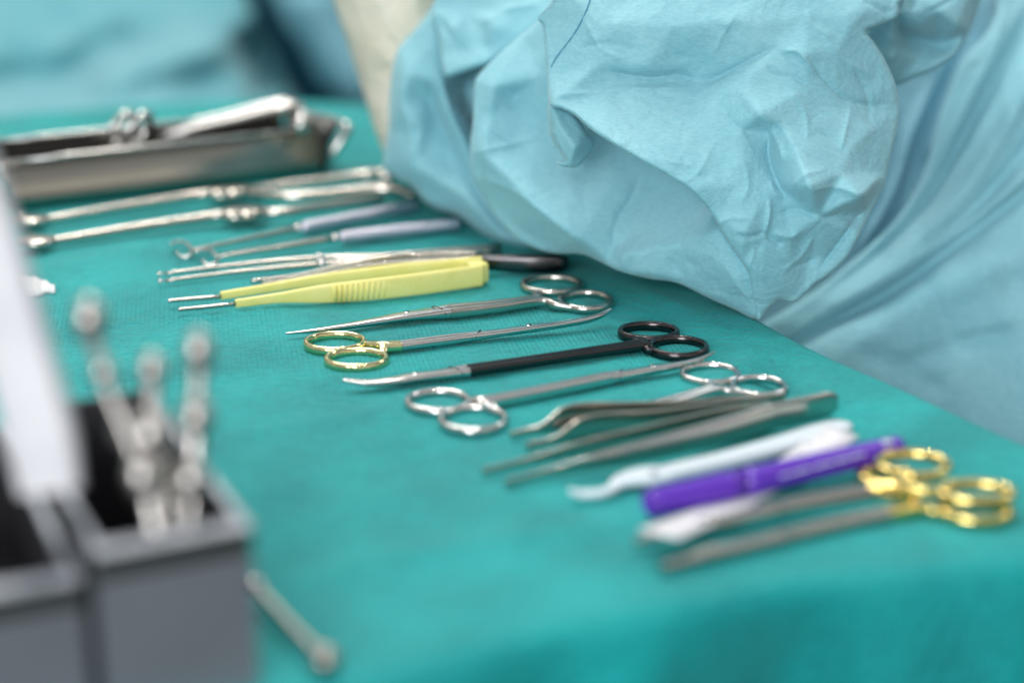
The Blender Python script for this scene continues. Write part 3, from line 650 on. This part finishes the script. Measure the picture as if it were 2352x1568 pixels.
Vv = []; q = [(1895, 977, 5.5), (1973, 1002, 5.5), (1860, 1072, 2.0), (1760, 1135, 1.2), (1600, 1222, .8), (1462, 1236, 3.5), (1500, 1208, 3.5), (1640, 1150, .9), (1700, 1105, 1.2), (1790, 1055, 2.0)]
lft = spline([(*P(*p),) for p in ((1895, 977, 5.5), (1790, 1055, 2.2), (1690, 1116, 1.2), (1600, 1168, 3.6), (1466, 1218, 9.5))], 8)
rgt = spline([(*P(*p),) for p in ((1973, 1002, 5.5), (1870, 1076, 2.2), (1770, 1136, 1.2), (1690, 1180, 3.6), (1560, 1238, 9.0))], 8)
n = len(lft); mb = MB(); mb.add([tuple(p) for p in lft]+[tuple(p) for p in rgt], [(i, i+1, n+i+1, n+i) for i in range(n-1)]); o = mb.build('card', M['paper'], rl)
s = o.modifiers.new('thick', 'SOLIDIFY'); s.thickness = .0003
mb = MB()
for k in range(1, 12):
    t = k/16*n; i = int(t); a = Vector(lft[i]); b_ = Vector(rgt[i]); mb.add(*box(a.lerp(b_, .25)+Vector((0, 0, .0004)), (b_-a)*.10, (Vector(lft[i+1])-a).normalized()*.00012, Vector((0, 0, .00005))))
mb.build('graduation', M['print'], rl, smooth=False)
ph = thing('plastic_scalpel', 'pale blue-white plastic tool with a broad flat handle and small curved hook end', 'surgical tool', tuple(P(1650, 1060)))
mb = MB(); mb.add(*strip([(1478, 1100, 3, 3.4, 1.9), (1560, 1080, 3, 4.4, 2.4), (1650, 1060, 3, 4.4, 2.6), (1780, 1025, 3, 4.8, 2.6), (1880, 994, 3, 5.0, 2.6), (1930, 982, 3, 4.6, 2.4), (1950, 978, 3, 2.6, 1.6)], 8, 18, 2.6)); mb.build('handle', M['paleblue'], ph)
mb = MB(); mb.add(*strip([(1310, 1126, 4.5, .9, 1.0), (1330, 1133, 2.6, 1.7, 1.3), (1375, 1132, 2.4, 1.8, 1.3), (1405, 1122, 2.6, 1.9, 1.4), (1425, 1106, 3, 3.4, 1.8), (1470, 1094, 3, 5.6, 2.2), (1515, 1090, 3, 5.8, 2.2), (1545, 1094, 3, 3.0, 1.6)], 8, 14, 2.4)); mb.build('hook', M['paleblue'], ph)
mb = MB(); mb.add(*ball(P(1500, 1085, 5.3), .0016, sz=.5)); mb.build('rivet', M['print'], ph)

# ================================================================== LEFT FOREGROUND: steel boxes with instruments
yaw = math.radians(27)
u = Vector((math.cos(math.radians(31)), math.sin(math.radians(31)), 0)); u = (P(575, 1568)-P(240, 1640)); u.z = 0; u.normalize(); v = Vector((-u.y, u.x, 0))
H = .048
def steel_box(label, corner, wd, ln, dark, H=.048):
    root = thing('steel_box', label, 'metal box', tuple(corner), 'open steel boxes in the left foreground')
    th = .0016
    def wall(nm, c, a, b_, h):
        mb = MB(); mb.add(*box(c, a, b_, h)); return bevel(mb.build(nm, M['boxshade'] if nm in ('floor', 'side_wall', 'back_wall') else M['boxsteel'], root, smooth=False), .0005)
    Z_ = Vector((0, 0, 1))
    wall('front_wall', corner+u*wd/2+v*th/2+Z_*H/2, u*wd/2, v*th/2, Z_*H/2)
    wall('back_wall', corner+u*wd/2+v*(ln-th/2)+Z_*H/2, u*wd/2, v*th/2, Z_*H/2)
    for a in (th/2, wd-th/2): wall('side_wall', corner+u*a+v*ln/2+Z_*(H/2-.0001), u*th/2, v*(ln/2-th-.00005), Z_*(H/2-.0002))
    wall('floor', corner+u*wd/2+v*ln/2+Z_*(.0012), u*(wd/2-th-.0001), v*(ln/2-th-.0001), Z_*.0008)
    mb = MB(); mb.add(*box(corner+u*wd/2-v*.0003+Z_*(H-.0035), u*(wd/2-.0002), v*.0003, Z_*.0034)); mb.build('rim_band', M['satin'], root, smooth=False)
    # folded rim along the front
    wall('rim', corner+u*wd/2+v*.002+Z_*(H+.0006), u*(wd/2), v*.0032, Z_*.0006)
    for a in (.0015, wd-.0015): wall('rim', corner+u*a+v*(ln/2+.0026)+Z_*(H+.0006), u*.0014, v*(ln/2-.0028), Z_*.0006)
    return root
tr = P(578, 1205, 49); tr.z = 0
wR = .042
cR = tr-u*wR; steel_box('open grey steel box in the near foreground holding upright instruments', cR, wR, .115, True)
cL = cR-u*(.0035+.05); steel_box('lower open steel box cut by the left edge of the picture', cL, .05, .115, True, .042)
ST = 'steel instruments standing in the near steel box'
def knobby(label, pts, knobs, d0):
    root = thing('upright_forceps', label, 'surgical instrument', tuple(PD(pts[-1][0], pts[-1][1], d0)), ST)
    mb = MB(); mb.add(*loft(spline([(*PD(x, y, d0+dd), r*MM*.78, r*MM*.78) for x, y, dd, r in pts], 8), 14, up=Vector((0, 1, 0)))); mb.build('shaft', M['brushed'], root)
    for x, y, dd, r, sz in knobs:
        mb = MB(); mb.add(*ball(PD(x, y, d0+dd), r*MM*1.12, 18, 12, sz)); mb.build('knob', M['brushed'], root)
knobby('tallest of the upright steel instruments, leaning left beside the white strip', [(205, 735, 0, 2.4), (240, 870, -.004, 2.2), (300, 1010, -.006, 2.8), (340, 1130, -.008, 3.2), (370, 1290, -.010, 2.5)], [(207, 735, 0, 4.4, 1.3), (240, 860, -.003, 3.0, 1.5), (290, 990, -.003, 3.6, 1.5), (330, 1100, -.008, 4.6, 1.4)], .494)
knobby('middle upright steel instrument with a thick bulb halfway', [(350, 850, 0, 2.0), (352, 990, -.002, 2.8), (385, 1120, -.004, 2.4), (400, 1290, -.006, 2.2)], [(350, 850, 0, 3.6, 1.2), (350, 1000, -.002, 5.2, 1.3)], .497)
knobby('rightmost upright steel instrument standing against the box corner', [(458, 800, 0, 2.2), (452, 950, -.002, 3.0), (445, 1090, -.003, 3.2), (430, 1280, -.004, 2.4)], [(458, 812, 0, 3.8, 1.6), (452, 962, -.002, 4.4, 1.3), (442, 1105, -.003, 4.6, 1.3)], .500)
knobby('short dull steel instrument half hidden between the other upright ones', [(300, 960, .004, 2.6), (345, 1080, .003, 3.4), (385, 1190, .002, 3.4), (400, 1290, 0, 2.6)], [(345, 1075, .003, 4.2, 1.5), (392, 1170, .002, 4.6, 1.3)], .503)
wt = thing('white_plastic_strip', 'thick white plastic strip leaning out of the boxes at the left edge', 'plastic strip', tuple(PD(100, 1120, .49)))
mb = MB(); mb.add(*loft(spline([(*PD(118, 1125, .488), .0085, .004), (*PD(95, 1000, .486), .0092, .004), (*PD(40, 800, .484), .009, .004), (*PD(-12, 640, .482), .0098, .004), (*PD(-75, 440, .480), .010, .004), (*PD(-150, 240, .478), .010, .004)], 6), 20, False, 5, up=Vector((0, 1, 0)))); mb.build('strip_body', M['white'], wt, sharp=50)
M['rod'] = metal('dull_rod_steel', (.34, .32, .29), .3)
rd = thing('steel_rod', 'steel rod with a knob at its near end lying beside the steel box', 'steel rod', tuple(P(660, 1430)))
mb = MB(); mb.add(*strip([(590, 1348, 6, 1.6, 1.6), (660, 1425, 5, 1.5, 1.5), (735, 1505, 4, 1.6, 1.6)], 6, 14, 2)); mb.build('shaft', M['rod'], rd)
mb = MB(); mb.add(*ball(P(748, 1512, 4), .0042, sz=.9)); mb.build('knob', M['rod'], rd)
mb = MB(); mb.add(*ball(P(588, 1347, 6), .0030, sz=.9)); mb.build('knob', M['steel'], rd)
# torn gauze
Vv = []; Ff = []
xs_, ys_ = 22, 12; rn = random.Random(5)
for j in range(ys_+1):
    for i in range(xs_+1):
        t = i/xs_; s = j/ys_
        x = 20+t*106+(rn.uniform(-2, 2) if i == xs_ else 0); y0 = 640+6*t*t*3+3*math.sin(t*9)+(4 if t > .9 else 0); y1 = 690-14*t+3*math.sin(t*13)
        p = P(x, y0+(y1-y0)*s, 0); p.z += (1.0+4*math.sin(math.pi*s)*(1-.4*t)+1.6*noise.noise(Vector((t*6, s*4, 1))))*MM; Vv.append(p)
for j in range(ys_):
    for i in range(xs_): a = j*(xs_+1)+i; Ff.append((a, a+xs_+1, a+xs_+2, a+1))
mb = MB(); mb.add(Vv, Ff); gz = mb.build('gauze_scrap', M['gauze']); tag(gz, 'small torn white gauze scrap on the drape beside the white strip', 'gauze')
s = gz.modifiers.new('thick', 'SOLIDIFY'); s.thickness = .0008

# ================================================================== PERSON: gown, sleeve, glove
ps = thing('person', 'person in light blue surgical gown and cream glove, crumpled sleeve hanging over the table edge', 'person', tuple(PD(1900, 500, .95)))
# L1: front bulge of the sleeve
L1 = [(1262, -60), (1272, 0), (1236, 40), (1247, 62), (1251, 110), (1257, 180), (1262, 240), (1290, 250), (1320, 266), (1360, 300), (1420, 338), (1480, 373), (1540, 407), (1590, 440), (1625, 478), (1645, 510), (1668, 550), (1696, 590), (1722, 640), (1739, 733), (1765, 712),
      (1790, 690), (1825, 695), (1858, 668), (1878, 648), (1896, 638), (1948, 590), (1994, 500), (2030, 428), (2044, 366), (2062, 290), (2066, 240), (2056, 190), (2034, 140), (2010, 100), (1990, 72), (2015, 60), (2060, 40), (2066, 10), (2050, -60)]
C1_ = [(1262, -60, -6), (1500, -60, 0), (1800, -60, 2), (2050, -60, -8), (1240, 40, -10), (1380, 60, 6), (1550, 60, 12), (1700, 50, 10), (1850, 40, 8), (1980, 30, 4), (2050, 20, -4),
      (1260, 180, -4), (1370, 150, 7), (1480, 150, 8), (1560, 168, 3), (1604, 190, 1), (1690, 165, 6), (1780, 108, 9), (1850, 125, 13), (1920, 110, 8), (1985, 80, 2),
      (1270, 235, 6), (1400, 200, 3), (1500, 190, 2), (1380, 300, 20), (1480, 370, 26), (1590, 438, 28), (1450, 270, 12), (1600, 300, 14), (1560, 360, 21), (1640, 215, 9),
      (1700, 200, 14), (1745, 262, 24), (1700, 300, 17), (1763, 300, 13), (1768, 370, 15), (1790, 430, 18), (1800, 290, 20), (1830, 350, 26), (1860, 430, 36), (1850, 200, 11), (1920, 240, 7), (1900, 320, 14), (1960, 330, 10),
      (2030, 200, -4), (2060, 260, -8), (1985, 450, 26), (1930, 400, 20), (2030, 400, -2), (1690, 420, 22), (1650, 500, 24), (1740, 480, 24), (1765, 545, 20), (1710, 540, 26), (1820, 540, 18), (1880, 500, 20), (1950, 520, 12),
      (1700, 600, 18), (1740, 620, 18), (1740, 733, 4), (1800, 640, 12), (1860, 590, 6), (1840, 670, 4), (1900, 590, 6), (1980, 490, 4)]
C1 = [(x, y, (h-8)*1.2+8) for x, y, h in C1_]
K1 = [('v', [(1380, 160), (1480, 178), (1560, 172), (1604, 192)], -3.2, 9), ('v', [(1600, 190), (1640, 182), (1700, 150), (1790, 106)], -2.2, 7),
      ('v', [(1262, 222), (1340, 214), (1450, 205), (1590, 200)], 2.2, 9),
      ('v', [(1790, 118), (1830, 118), (1858, 148), (1876, 175)], 2.2, 5), ('v', [(1760, 150), (1782, 170), (1820, 178), (1860, 200)], -1.6, 5), ('v', [(1850, 130), (1890, 180), (1950, 240)], -1.8, 6),
      ('v', [(1745, 262), (1772, 300), (1790, 340), (1800, 380)], 2.0, 8), ('v', [(1768, 310), (1765, 360), (1785, 420), (1810, 450)], -3.0, 9),
      ('v', [(1985, 452), (1920, 430), (1860, 440)], 2.5, 9), ('v', [(1925, 215), (1965, 235), (2040, 244)], -1.4, 5), ('v', [(1955, 240), (1945, 290), (1930, 350)], 1.3, 5),
      ('v', [(1768, 412), (1780, 440), (1800, 455)], 1.6, 4), ('v', [(1766, 455), (1768, 490), (1758, 535)], 2.2, 4), ('v', [(1690, 538), (1720, 545), (1758, 534)], -2.4, 5),
      ('v', [(1758, 534), (1780, 555), (1800, 560)], -2.2, 5), ('v', [(1780, 535), (1815, 545), (1840, 530)], 1.6, 5), ('v', [(1790, 490), (1830, 480), (1880, 500)], -1.4, 7),
      ('v', [(1640, 520), (1680, 500), (1720, 505)], 1.2, 6), ('v', [(1560, 360), (1600, 400), (1640, 410)], -1.3, 8), ('v', [(1640, 330), (1600, 400), (1560, 420)], 1.2, 10),
      ('v', [(1800, 620), (1840, 590), (1870, 540)], 1.6, 6), ('v', [(1745, 590), (1742, 660), (1740, 725)], -.5, 4), ('v', [(1880, 620), (1940, 540), (1990, 470)], -2.2, 5),
      ('v', [(1990, 80), (2040, 70), (2062, 36)], 2.0, 6), ('v', [(1980, 0), (2020, 20), (2050, 30)], -1.6, 5), ('v', [(1340, 40), (1380, 110), (1440, 140)], 1.2, 9),
      ('v', [(1500, 90), (1560, 130), (1600, 130)], -1.0, 8), ('v', [(1700, 20), (1660, 80), (1640, 130)], 1.0, 10), ('v', [(1880, 60), (1930, 130), (2010, 180)], 1.0, 9)]
slv = MB()
K1 += [('v', [(1290, 300), (1380, 330), (1440, 330)], .8, 8), ('v', [(1480, 250), (1560, 290), (1640, 300)], -.8, 9), ('v', [(1500, 330), (1540, 370), (1600, 380)], .9, 9), ('v', [(1330, 110), (1400, 100), (1470, 115)], -.9, 7), ('v', [(1650, 230), (1690, 290), (1735, 300)], -1.0, 7),
       ('v', [(1700, 350), (1720, 420), (1700, 470)], 1.1, 8), ('v', [(1900, 390), (1850, 400), (1820, 430)], 1.4, 7), ('v', [(1870, 300), (1920, 330), (1980, 400)], -1.2, 8), ('v', [(1810, 200), (1850, 260), (1855, 330)], 1.2, 8), ('v', [(1960, 150), (1990, 220), (2000, 300)], -1.1, 8), ('v', [(1860, 480), (1900, 500), (1960, 470)], -1.6, 6),
       ('v', [(1790, 600), (1830, 610), (1880, 590)], -1.3, 6), ('v', [(1700, 640), (1725, 600), (1735, 560)], 1.0, 6), ('v', [(1850, 20), (1870, 60), (1920, 90)], 1.1, 9), ('v', [(1600, 20), (1640, 60), (1700, 80)], -.9, 12)]
K1 = [(k, l_, a*1.3, w_) for k, l_, a, w_ in K1]
at1 = panel(slv, L1, C1, K1, .800, 3.5, 6, 3.0, 12, .035, 1.7, .75)
# L2: lower/inner sleeve fold
L2 = [(1300, -40), (1240, 40), (1190, 85), (1150, 120), (1100, 172), (1090, 200), (1086, 280), (1080, 340), (1084, 395), (1096, 430), (1140, 500), (1190, 552), (1260, 580), (1335, 584), (1380, 602), (1424, 623), (1490, 640), (1556, 650), (1629, 685), (1690, 712), (1739, 734), (1765, 700), (1760, 560), (1740, 380), (1600, 300), (1450, 150), (1400, -40)]
C2 = [(1300, -40, -50), (1200, 80, -62), (1100, 175, -62), (1088, 280, -58), (1130, 200, -50), (1180, 220, -58), (1240, 180, -48), (1250, 300, -52), (1120, 270, -50), (1090, 345, -52), (1110, 352, -44), (1190, 335, -50),
      (1170, 410, -34), (1100, 440, -58), (1240, 480, -22), (1180, 520, -48), (1330, 545, -6), (1270, 575, -34), (1250, 400, -38), (1330, 400, -40), (1400, 440, -24), (1400, 600, -10), (1430, 610, -2), (1480, 620, 2), (1400, 350, -34), (1500, 430, -26), (1450, 520, -12), (1440, 580, 4), (1560, 560, 8), (1600, 480, -8), (1650, 600, 24), (1560, 645, 0), (1690, 640, 26), (1700, 600, 27), (1742, 620, 27), (1739, 730, 13), (1650, 525, 22), (1640, 685, 8), (1740, 400, -20), (1600, 300, -25), (1450, 150, -40), (1400, -40, -45)]
K2 = [('v', [(1082, 398), (1180, 440), (1260, 500), (1340, 565)], 2.5, 12), ('v', [(1470, 400), (1450, 450), (1415, 510), (1405, 570)], -2.0, 6), ('v', [(1085, 352), (1160, 335), (1252, 312)], 2.0, 7),
      ('v', [(1115, 345), (1118, 320), (1110, 290)], 1.4, 6), ('v', [(1570, 590), (1600, 610), (1640, 590)], -1.4, 7), ('v', [(1415, 555), (1428, 590), (1430, 620)], 1.8, 6),
      ('v', [(1660, 600), (1690, 650), (1730, 700)], 1.0, 7), ('v', [(1370, 380), (1340, 440), (1350, 500)], -1.5, 12), ('v', [(1560, 500), (1600, 540), (1650, 560)], 1.2, 8), ('v', [(1500, 560), (1540, 600), (1560, 630)], -1.0, 8)]
at2 = panel(slv, L2, C2, K2, .812, 4, 7, 4, 16, .05, 4.2, .5)
# flap curling out under the front bulge
L4 = [(1262, 235), (1300, 246), (1320, 262), (1345, 300), (1366, 330), (1350, 358), (1330, 380), (1312, 386), (1285, 380), (1282, 372), (1296, 368), (1288, 352), (1274, 335), (1264, 312), (1259, 280)]
C4 = [(1262, 240, 4), (1300, 250, 0), (1290, 300, 8), (1320, 340, 12), (1310, 380, 4), (1366, 330, -4), (1262, 310, -2), (1345, 300, 2)]
panel(slv, L4, C4, [('v', [(1268, 290), (1290, 340), (1312, 375)], 2.0, 8)], .806, 3, 5, 5, 14, .02, 7.7, .3)
# L3: far left part of the sleeve
L3 = [(1010, -60), (998, 0), (969, 48), (930, 92), (914, 112), (902, 154), (894, 220), (892, 293), (884, 345), (881, 386), (905, 405), (943, 424), (975, 462), (1010, 482), (1053, 496), (1097, 528), (1152, 566), (1200, 580), (1300, 590), (1400, 560), (1400, -60)]
C3 = [(1010, -60, 0), (1000, 10, 2), (1400, -60, 10), (915, 112, -8), (900, 160, -10), (935, 170, 6), (925, 240, 4), (892, 300, -14), (885, 390, -22), (960, 130, 4), (1000, 100, 8), (985, 220, -4), (1000, 290, -6), (960, 300, 6), (950, 380, 8), (1010, 200, 8), (1040, 280, 12), (1075, 350, 14), (1095, 430, 14), (1040, 380, 0), (1020, 420, 8),
      (1065, 200, -18), (1080, 250, -20), (1095, 150, -14), (1120, 300, -20), (940, 425, -10), (1050, 490, -4), (1060, 450, 14), (1120, 500, 18), (1100, 530, 2), (1160, 545, 18), (1150, 568, 4), (1250, 575, 18), (1400, 560, 20), (1300, 300, -10)]
K3 = [('v', [(978, 180), (1002, 265), (1055, 370), (1110, 465), (1190, 560)], -7, 10), ('v', [(930, 150), (925, 240), (945, 330), (948, 400)], 3, 10), ('v', [(1010, 170), (1040, 270), (1078, 340)], 3.5, 9),
      ('v', [(960, 280), (950, 340), (960, 400)], -2.5, 9), ('v', [(1150, 470), (1185, 510), (1230, 560)], -6, 9), ('v', [(1180, 500), (1215, 540), (1260, 570)], 4, 7), ('v', [(1046, 250), (1060, 270), (1085, 275)], 4, 5)]
panel(slv, L3, C3, K3, .925, 4, 9, 10, 20, .06, 2.9, .5)
# upper overhang of the far part
L5 = [(1030, -60), (1000, 0), (990, 40), (1004, 90), (1012, 140), (1022, 176), (1050, 172), (1090, 158), (1125, 146), (1160, 118), (1200, 88), (1240, 52), (1290, 10), (1320, -60)]
C5 = [(1030, -60, -6), (1000, 20, -4), (1040, 60, 6), (1015, 130, 2), (1025, 175, 6), (1100, 150, 12), (1090, 100, 4), (1130, 60, 12), (1120, 120, 8), (1200, 80, 10), (1180, 30, 4), (1290, 10, 10), (1300, -60, 4), (1075, 20, -4)]
panel(slv, L5, C5, [('v', [(1010, 40), (1040, 90), (1090, 130)], -2.5, 8), ('v', [(1120, 120), (1110, 80), (1115, 40)], -3, 9), ('v', [(1100, 60), (1170, 20), (1250, 10)], 3, 12)], .905, 4, 8, 6, 14, .03, 5.1, .4)
sleeve = slv.build('sleeve', M['gown'], ps)
# stitched seams
for line, f_ in (([(1362, -20), (1345, 30), (1318, 80), (1280, 130), (1266, 155)], at1),):
    mb = MB(); mb.add(*loft([(*f_(x, y, .25), .00035, .00025) for x, y in [(q[0], q[1]) for q in spline(line, 8)]], 6, up=Vector((0, 1, 0)))); mb.build('seam', M['thread'], sleeve)
for line in ([(1395, -20), (1370, 60), (1330, 130), (1300, 180)],):
    mb = MB()
    pp = [tuple(q) for q in spline(line, 14)]
    for i in range(0, len(pp)-1, 2): mb.add(*loft([(*at1(*pp[i], .15), .00014, .00012), (*at1(*pp[i+1], .15), .00014, .00012)], 6, up=Vector((0, 1, 0))))
    mb.build('stitching', M['gown2'], sleeve)
mb = MB(); mb.add(*loft([(*at2(q[0], q[1], .2), .0003, .0003) for q in spline([(1084, 296), (1105, 292), (1130, 300), (1155, 318), (1178, 326)], 6)], 6, up=Vector((0, 1, 0)))); mb.build('seam', M['gown2'], sleeve)

# upper right: gathered sleeve part behind the bulge
LH = [(1985, 60), (2040, -60), (2270, -60), (2252, 0), (2240, 40), (2227, 73), (2205, 110), (2186, 134), (2150, 160), (2100, 180), (2045, 200), (2020, 170), (2000, 130)]
CH = [(1990, 70, 0), (2040, -60, 4), (2255, -60, -6), (2225, 75, -10), (2060, 40, 14), (2150, 20, 16), (2110, 60, 10), (2090, 90, -16), (2160, 105, -22), (2120, 130, -14), (2040, 120, 4), (2045, 198, -14), (2186, 132, -8), (2200, 60, 8)]
gb = MB()
panel(gb, LH, CH, [('v', [(2065, 30), (2070, 70), (2100, 85), (2160, 105)], -8, 8), ('v', [(2062, 40), (2080, -20), (2085, -50)], -3, 6), ('v', [(2095, 30), (2105, -20), (2110, -50)], -3, 6), ('v', [(2120, 30), (2150, 20), (2200, -10)], -3, 7), ('v', [(2040, 80), (2060, 110), (2040, 150)], 3, 7)], .860, 4, 6, 8, 16, .05, 3.3, .5)
o = gb.build('sleeve', M['gown'], ps)
# gown body, inner layer
G2 = [(1500, -80), (2420, -80), (2420, 1000), (1900, 1000), (1600, 900), (1560, 700)]
CG2 = [(1500, -80, 0), (2420, -80, 0), (2420, 1000, 10), (1900, 1000, 0), (1600, 900, 0), (1560, 700, 0)]
CG2 = [(x, y, h+y*.05) for x, y, h in CG2]
gb = MB()
panel(gb, G2, CG2, [('g', [(2230, 90), (2160, 220), (2110, 340), (2060, 470), (1960, 620), (1850, 720)], -8, 15), ('g', [(2150, 180), (2090, 320), (2050, 450), (1960, 590)], 6, 14), ('g', [(2250, 90), (2190, 210), (2150, 320), (2130, 440)], 6, 14), ('g', [(2060, 250), (2040, 400), (1980, 540), (1900, 640)], -6, 12), ('g', [(2160, 330), (2110, 400), (2110, 470)], -6, 9), ('g', [(2100, 420), (2040, 540), (1960, 640)], 4, 12)], .985, 6, 8, 4, 20, .02, 8.1, .35)
gb.build('gown', M['gown2'], ps)
# gown body, outer panel with its free edge
G1 = [(2300, -80), (2292, 0), (2280, 50), (2255, 90), (2205, 150), (2170, 240), (2140, 340), (2110, 420), (2070, 490), (1990, 570), (1900, 645), (1820, 700), (1740, 748), (1600, 830), (1600, 1150), (2500, 1500), (2500, -80)]
CG1 = [(2300, -80, 0), (2290, 20, 0), (2210, 150, 0), (2140, 340, 0), (2000, 560, 0), (1740, 750, 0), (1600, 830, 0), (1600, 1150, 10), (2500, 1500, 30), (2500, -80, 10), (2352, 560, 20), (2100, 760, 14), (2250, 950, 14)]
CG1 = [(x, y, h+y*.06) for x, y, h in CG1]
gb = MB()
panel(gb, G1, CG1, [('g', [(2450, 360), (2300, 480), (2180, 572), (2050, 665), (1900, 750), (1760, 830)], -8.84, 17), ('g', [(2450, 560), (2300, 600), (2150, 665), (2000, 760), (1880, 850)], 6.8, 50),
                    ('g', [(2420, -60), (2345, 70), (2270, 210), (2200, 340), (2130, 460), (2010, 590), (1880, 690)], -8.16, 15), ('g', [(2450, 60), (2350, 220), (2260, 370), (2160, 500), (2040, 610), (1900, 710)], 8.84, 28),
                    ('g', [(2450, 200), (2350, 350), (2240, 480), (2120, 580)], -5.44, 15), ('g', [(2450, 300), (2330, 430), (2200, 530), (2060, 630), (1900, 720)], 6.12, 20), ('v', [(2320, -20), (2285, 110), (2230, 220), (2165, 360)], 2.72, 9),
                    ('g', [(2110, 600), (2150, 700), (2200, 800)], -2.72, 22), ('g', [(2352, 760), (2200, 790), (2040, 850)], -3.4, 22), ('g', [(2250, 560), (2280, 680), (2352, 760)], 2.72, 30), ('g', [(1960, 800), (2060, 830), (2180, 910)], -2.72, 22)], .950, 6, 9, 7, 18, .02, 6.4, .35)
gb.build('gown', M['gown'], ps)
# gloved hand: wrist behind the sleeve, hand rising out of the picture
def skin(name, chains, m, parent, sub=2):
    o0 = Vector(parent.location); vs = []; es = []; rs = []
    for par, ch in chains:
        prev_ = par
        for x, y, z, r in ch:
            vs.append((x-o0.x, y-o0.y, z-o0.z)); rs.append(r)
            if prev_ is not None: es.append((prev_, len(vs)-1))
            prev_ = len(vs)-1
    me = bpy.data.meshes.new(name); me.from_pydata(vs, es, []); o_ = bpy.data.objects.new(name, me); COL.objects.link(o_); o_.parent = parent
    s_ = o_.modifiers.new('skin', 'SKIN'); s_.use_smooth_shade = True
    for i, r in enumerate(rs): me.skin_vertices[0].data[i].radius = (r, r)
    me.skin_vertices[0].data[0].use_root = True
    sb = o_.modifiers.new('sub', 'SUBSURF'); sb.levels = sb.render_levels = sub
    me.materials.append(m); return o_
dG = 1.0
W0, W1, W2, W3 = PD(1005, 420, dG), PD(955, 220, dG), PD(900, 20, dG), PD(865, -110, dG)
pal = PD(855, -230, dG+.01)
ch = [(None, [(*W0, .028), (*W1, .029), (*W2, .032), (*W3, .034), (*pal, .036), (*PD(835, -330, dG+.02), .034)])]
for i, (dx, ln) in enumerate(((-95, .9), (-35, 1.0), (25, .95), (80, .78))):
    b0 = Vector(PD(835+dx*.8, -350, dG+.02)); ch.append((5, [(*b0, .013), (*PD(825+dx*1.15, -350-130*ln, dG+.03), .0098), (*PD(815+dx*1.2, -350-230*ln, dG+.01), .009), (*PD(812+dx*1.2, -350-290*ln, dG-.02), .008)]))
ch.append((4, [(*PD(980, -240, dG), .013), (*PD(1040, -320, dG-.01), .011), (*PD(1060, -400, dG-.02), .0095)]))
skin('glove', ch, M['latex'], ps)

# ================================================================== BACKGROUND: patient drape, dark scrubs cloth
def backdrape(label, name, m, cpts, x0, x1, y0, y1, base, creases, cat, thick, crump=8):
    mb = MB(); panel(mb, [(x0, y0), (470, y0), (540, -60), (600, 60), (640, 160), (690, 250), (x1, y1), (x0, y1)], cpts, creases, base, 12, 40, 10, 40, thick, 3.1, crump, False)
    o_ = mb.build(name, m); tag(o_, label, cat); return o_
pd_c = [(-300, -300, -300), (900, -300, -300), (-300, 120, -80), (100, 60, -160), (350, 90, -130), (0, 150, -60), (80, 130, -150), (300, 160, -20), (420, 130, -90), (300, 210, 60), (520, 100, -120), (560, 200, -20), (0, 230, 80), (200, 260, 100), (500, 260, 40), (620, 180, -120), (700, 260, -150), (900, 350, -150), (-300, 420, 150), (400, 420, 150), (700, 420, -20)]
backdrape('rumpled blue drape over the patient in the blurred background', 'patient_drape', M['patient'], pd_c, -320, 760, -320, 420, 1.72,
          [('g', [(-200, 225), (0, 195), (140, 180), (260, 120), (400, 85)], -85, 45), ('g', [(180, 190), (300, 150), (440, 120), (560, 110)], 90, 45), ('g', [(560, 60), (600, 140), (640, 230)], -110, 40)], 'drape', .05)
dk = [(480, -200, 0), (900, -200, 0), (560, 20, 10), (700, 100, 0), (760, 230, 0), (900, 400, 0), (600, 200, -20)]
mb = MB(); panel(mb, [(500, -120), (620, -120), (700, 40), (800, 200), (860, 330), (760, 330), (660, 230), (560, 60)], dk, [], 1.95, 12, 30, 10, 40, .3, 2, 4)
tag(mb.build('navy_trousers', M['navy']), 'dark navy cloth of a colleague in the blurred background behind the tray', 'clothing')
mb = MB(); panel(mb, [(600, -200), (1300, -200), (1300, 420), (820, 420), (790, 240), (735, 180), (700, 110), (640, 20)], dk+[(1200, 300, 0)], [('g', [(700, -50), (740, 80), (840, 250)], 40, 40)], 1.80, 12, 30, 10, 40, .2, 6, 6)
tag(mb.build('slate_drape', M['slate']), 'hanging grey-blue cloth in the blurred background left of the cream glove', 'drape')
mb = MB(); panel(mb, [(-400, -400), (1500, -400), (1500, 700), (-400, 700)], [(-400, -400, 0), (1500, -400, 0), (1500, 700, 0), (-400, 700, 0), (500, 100, 20)], [('g', [(900, -300), (900, 600)], 60, 90)], 2.3, 24, 30, 5, 40, .05, 9, 12, False)
tag(mb.build('surgical_curtain', M['navy']), 'very dark blue cloth closing off the far background', 'curtain')
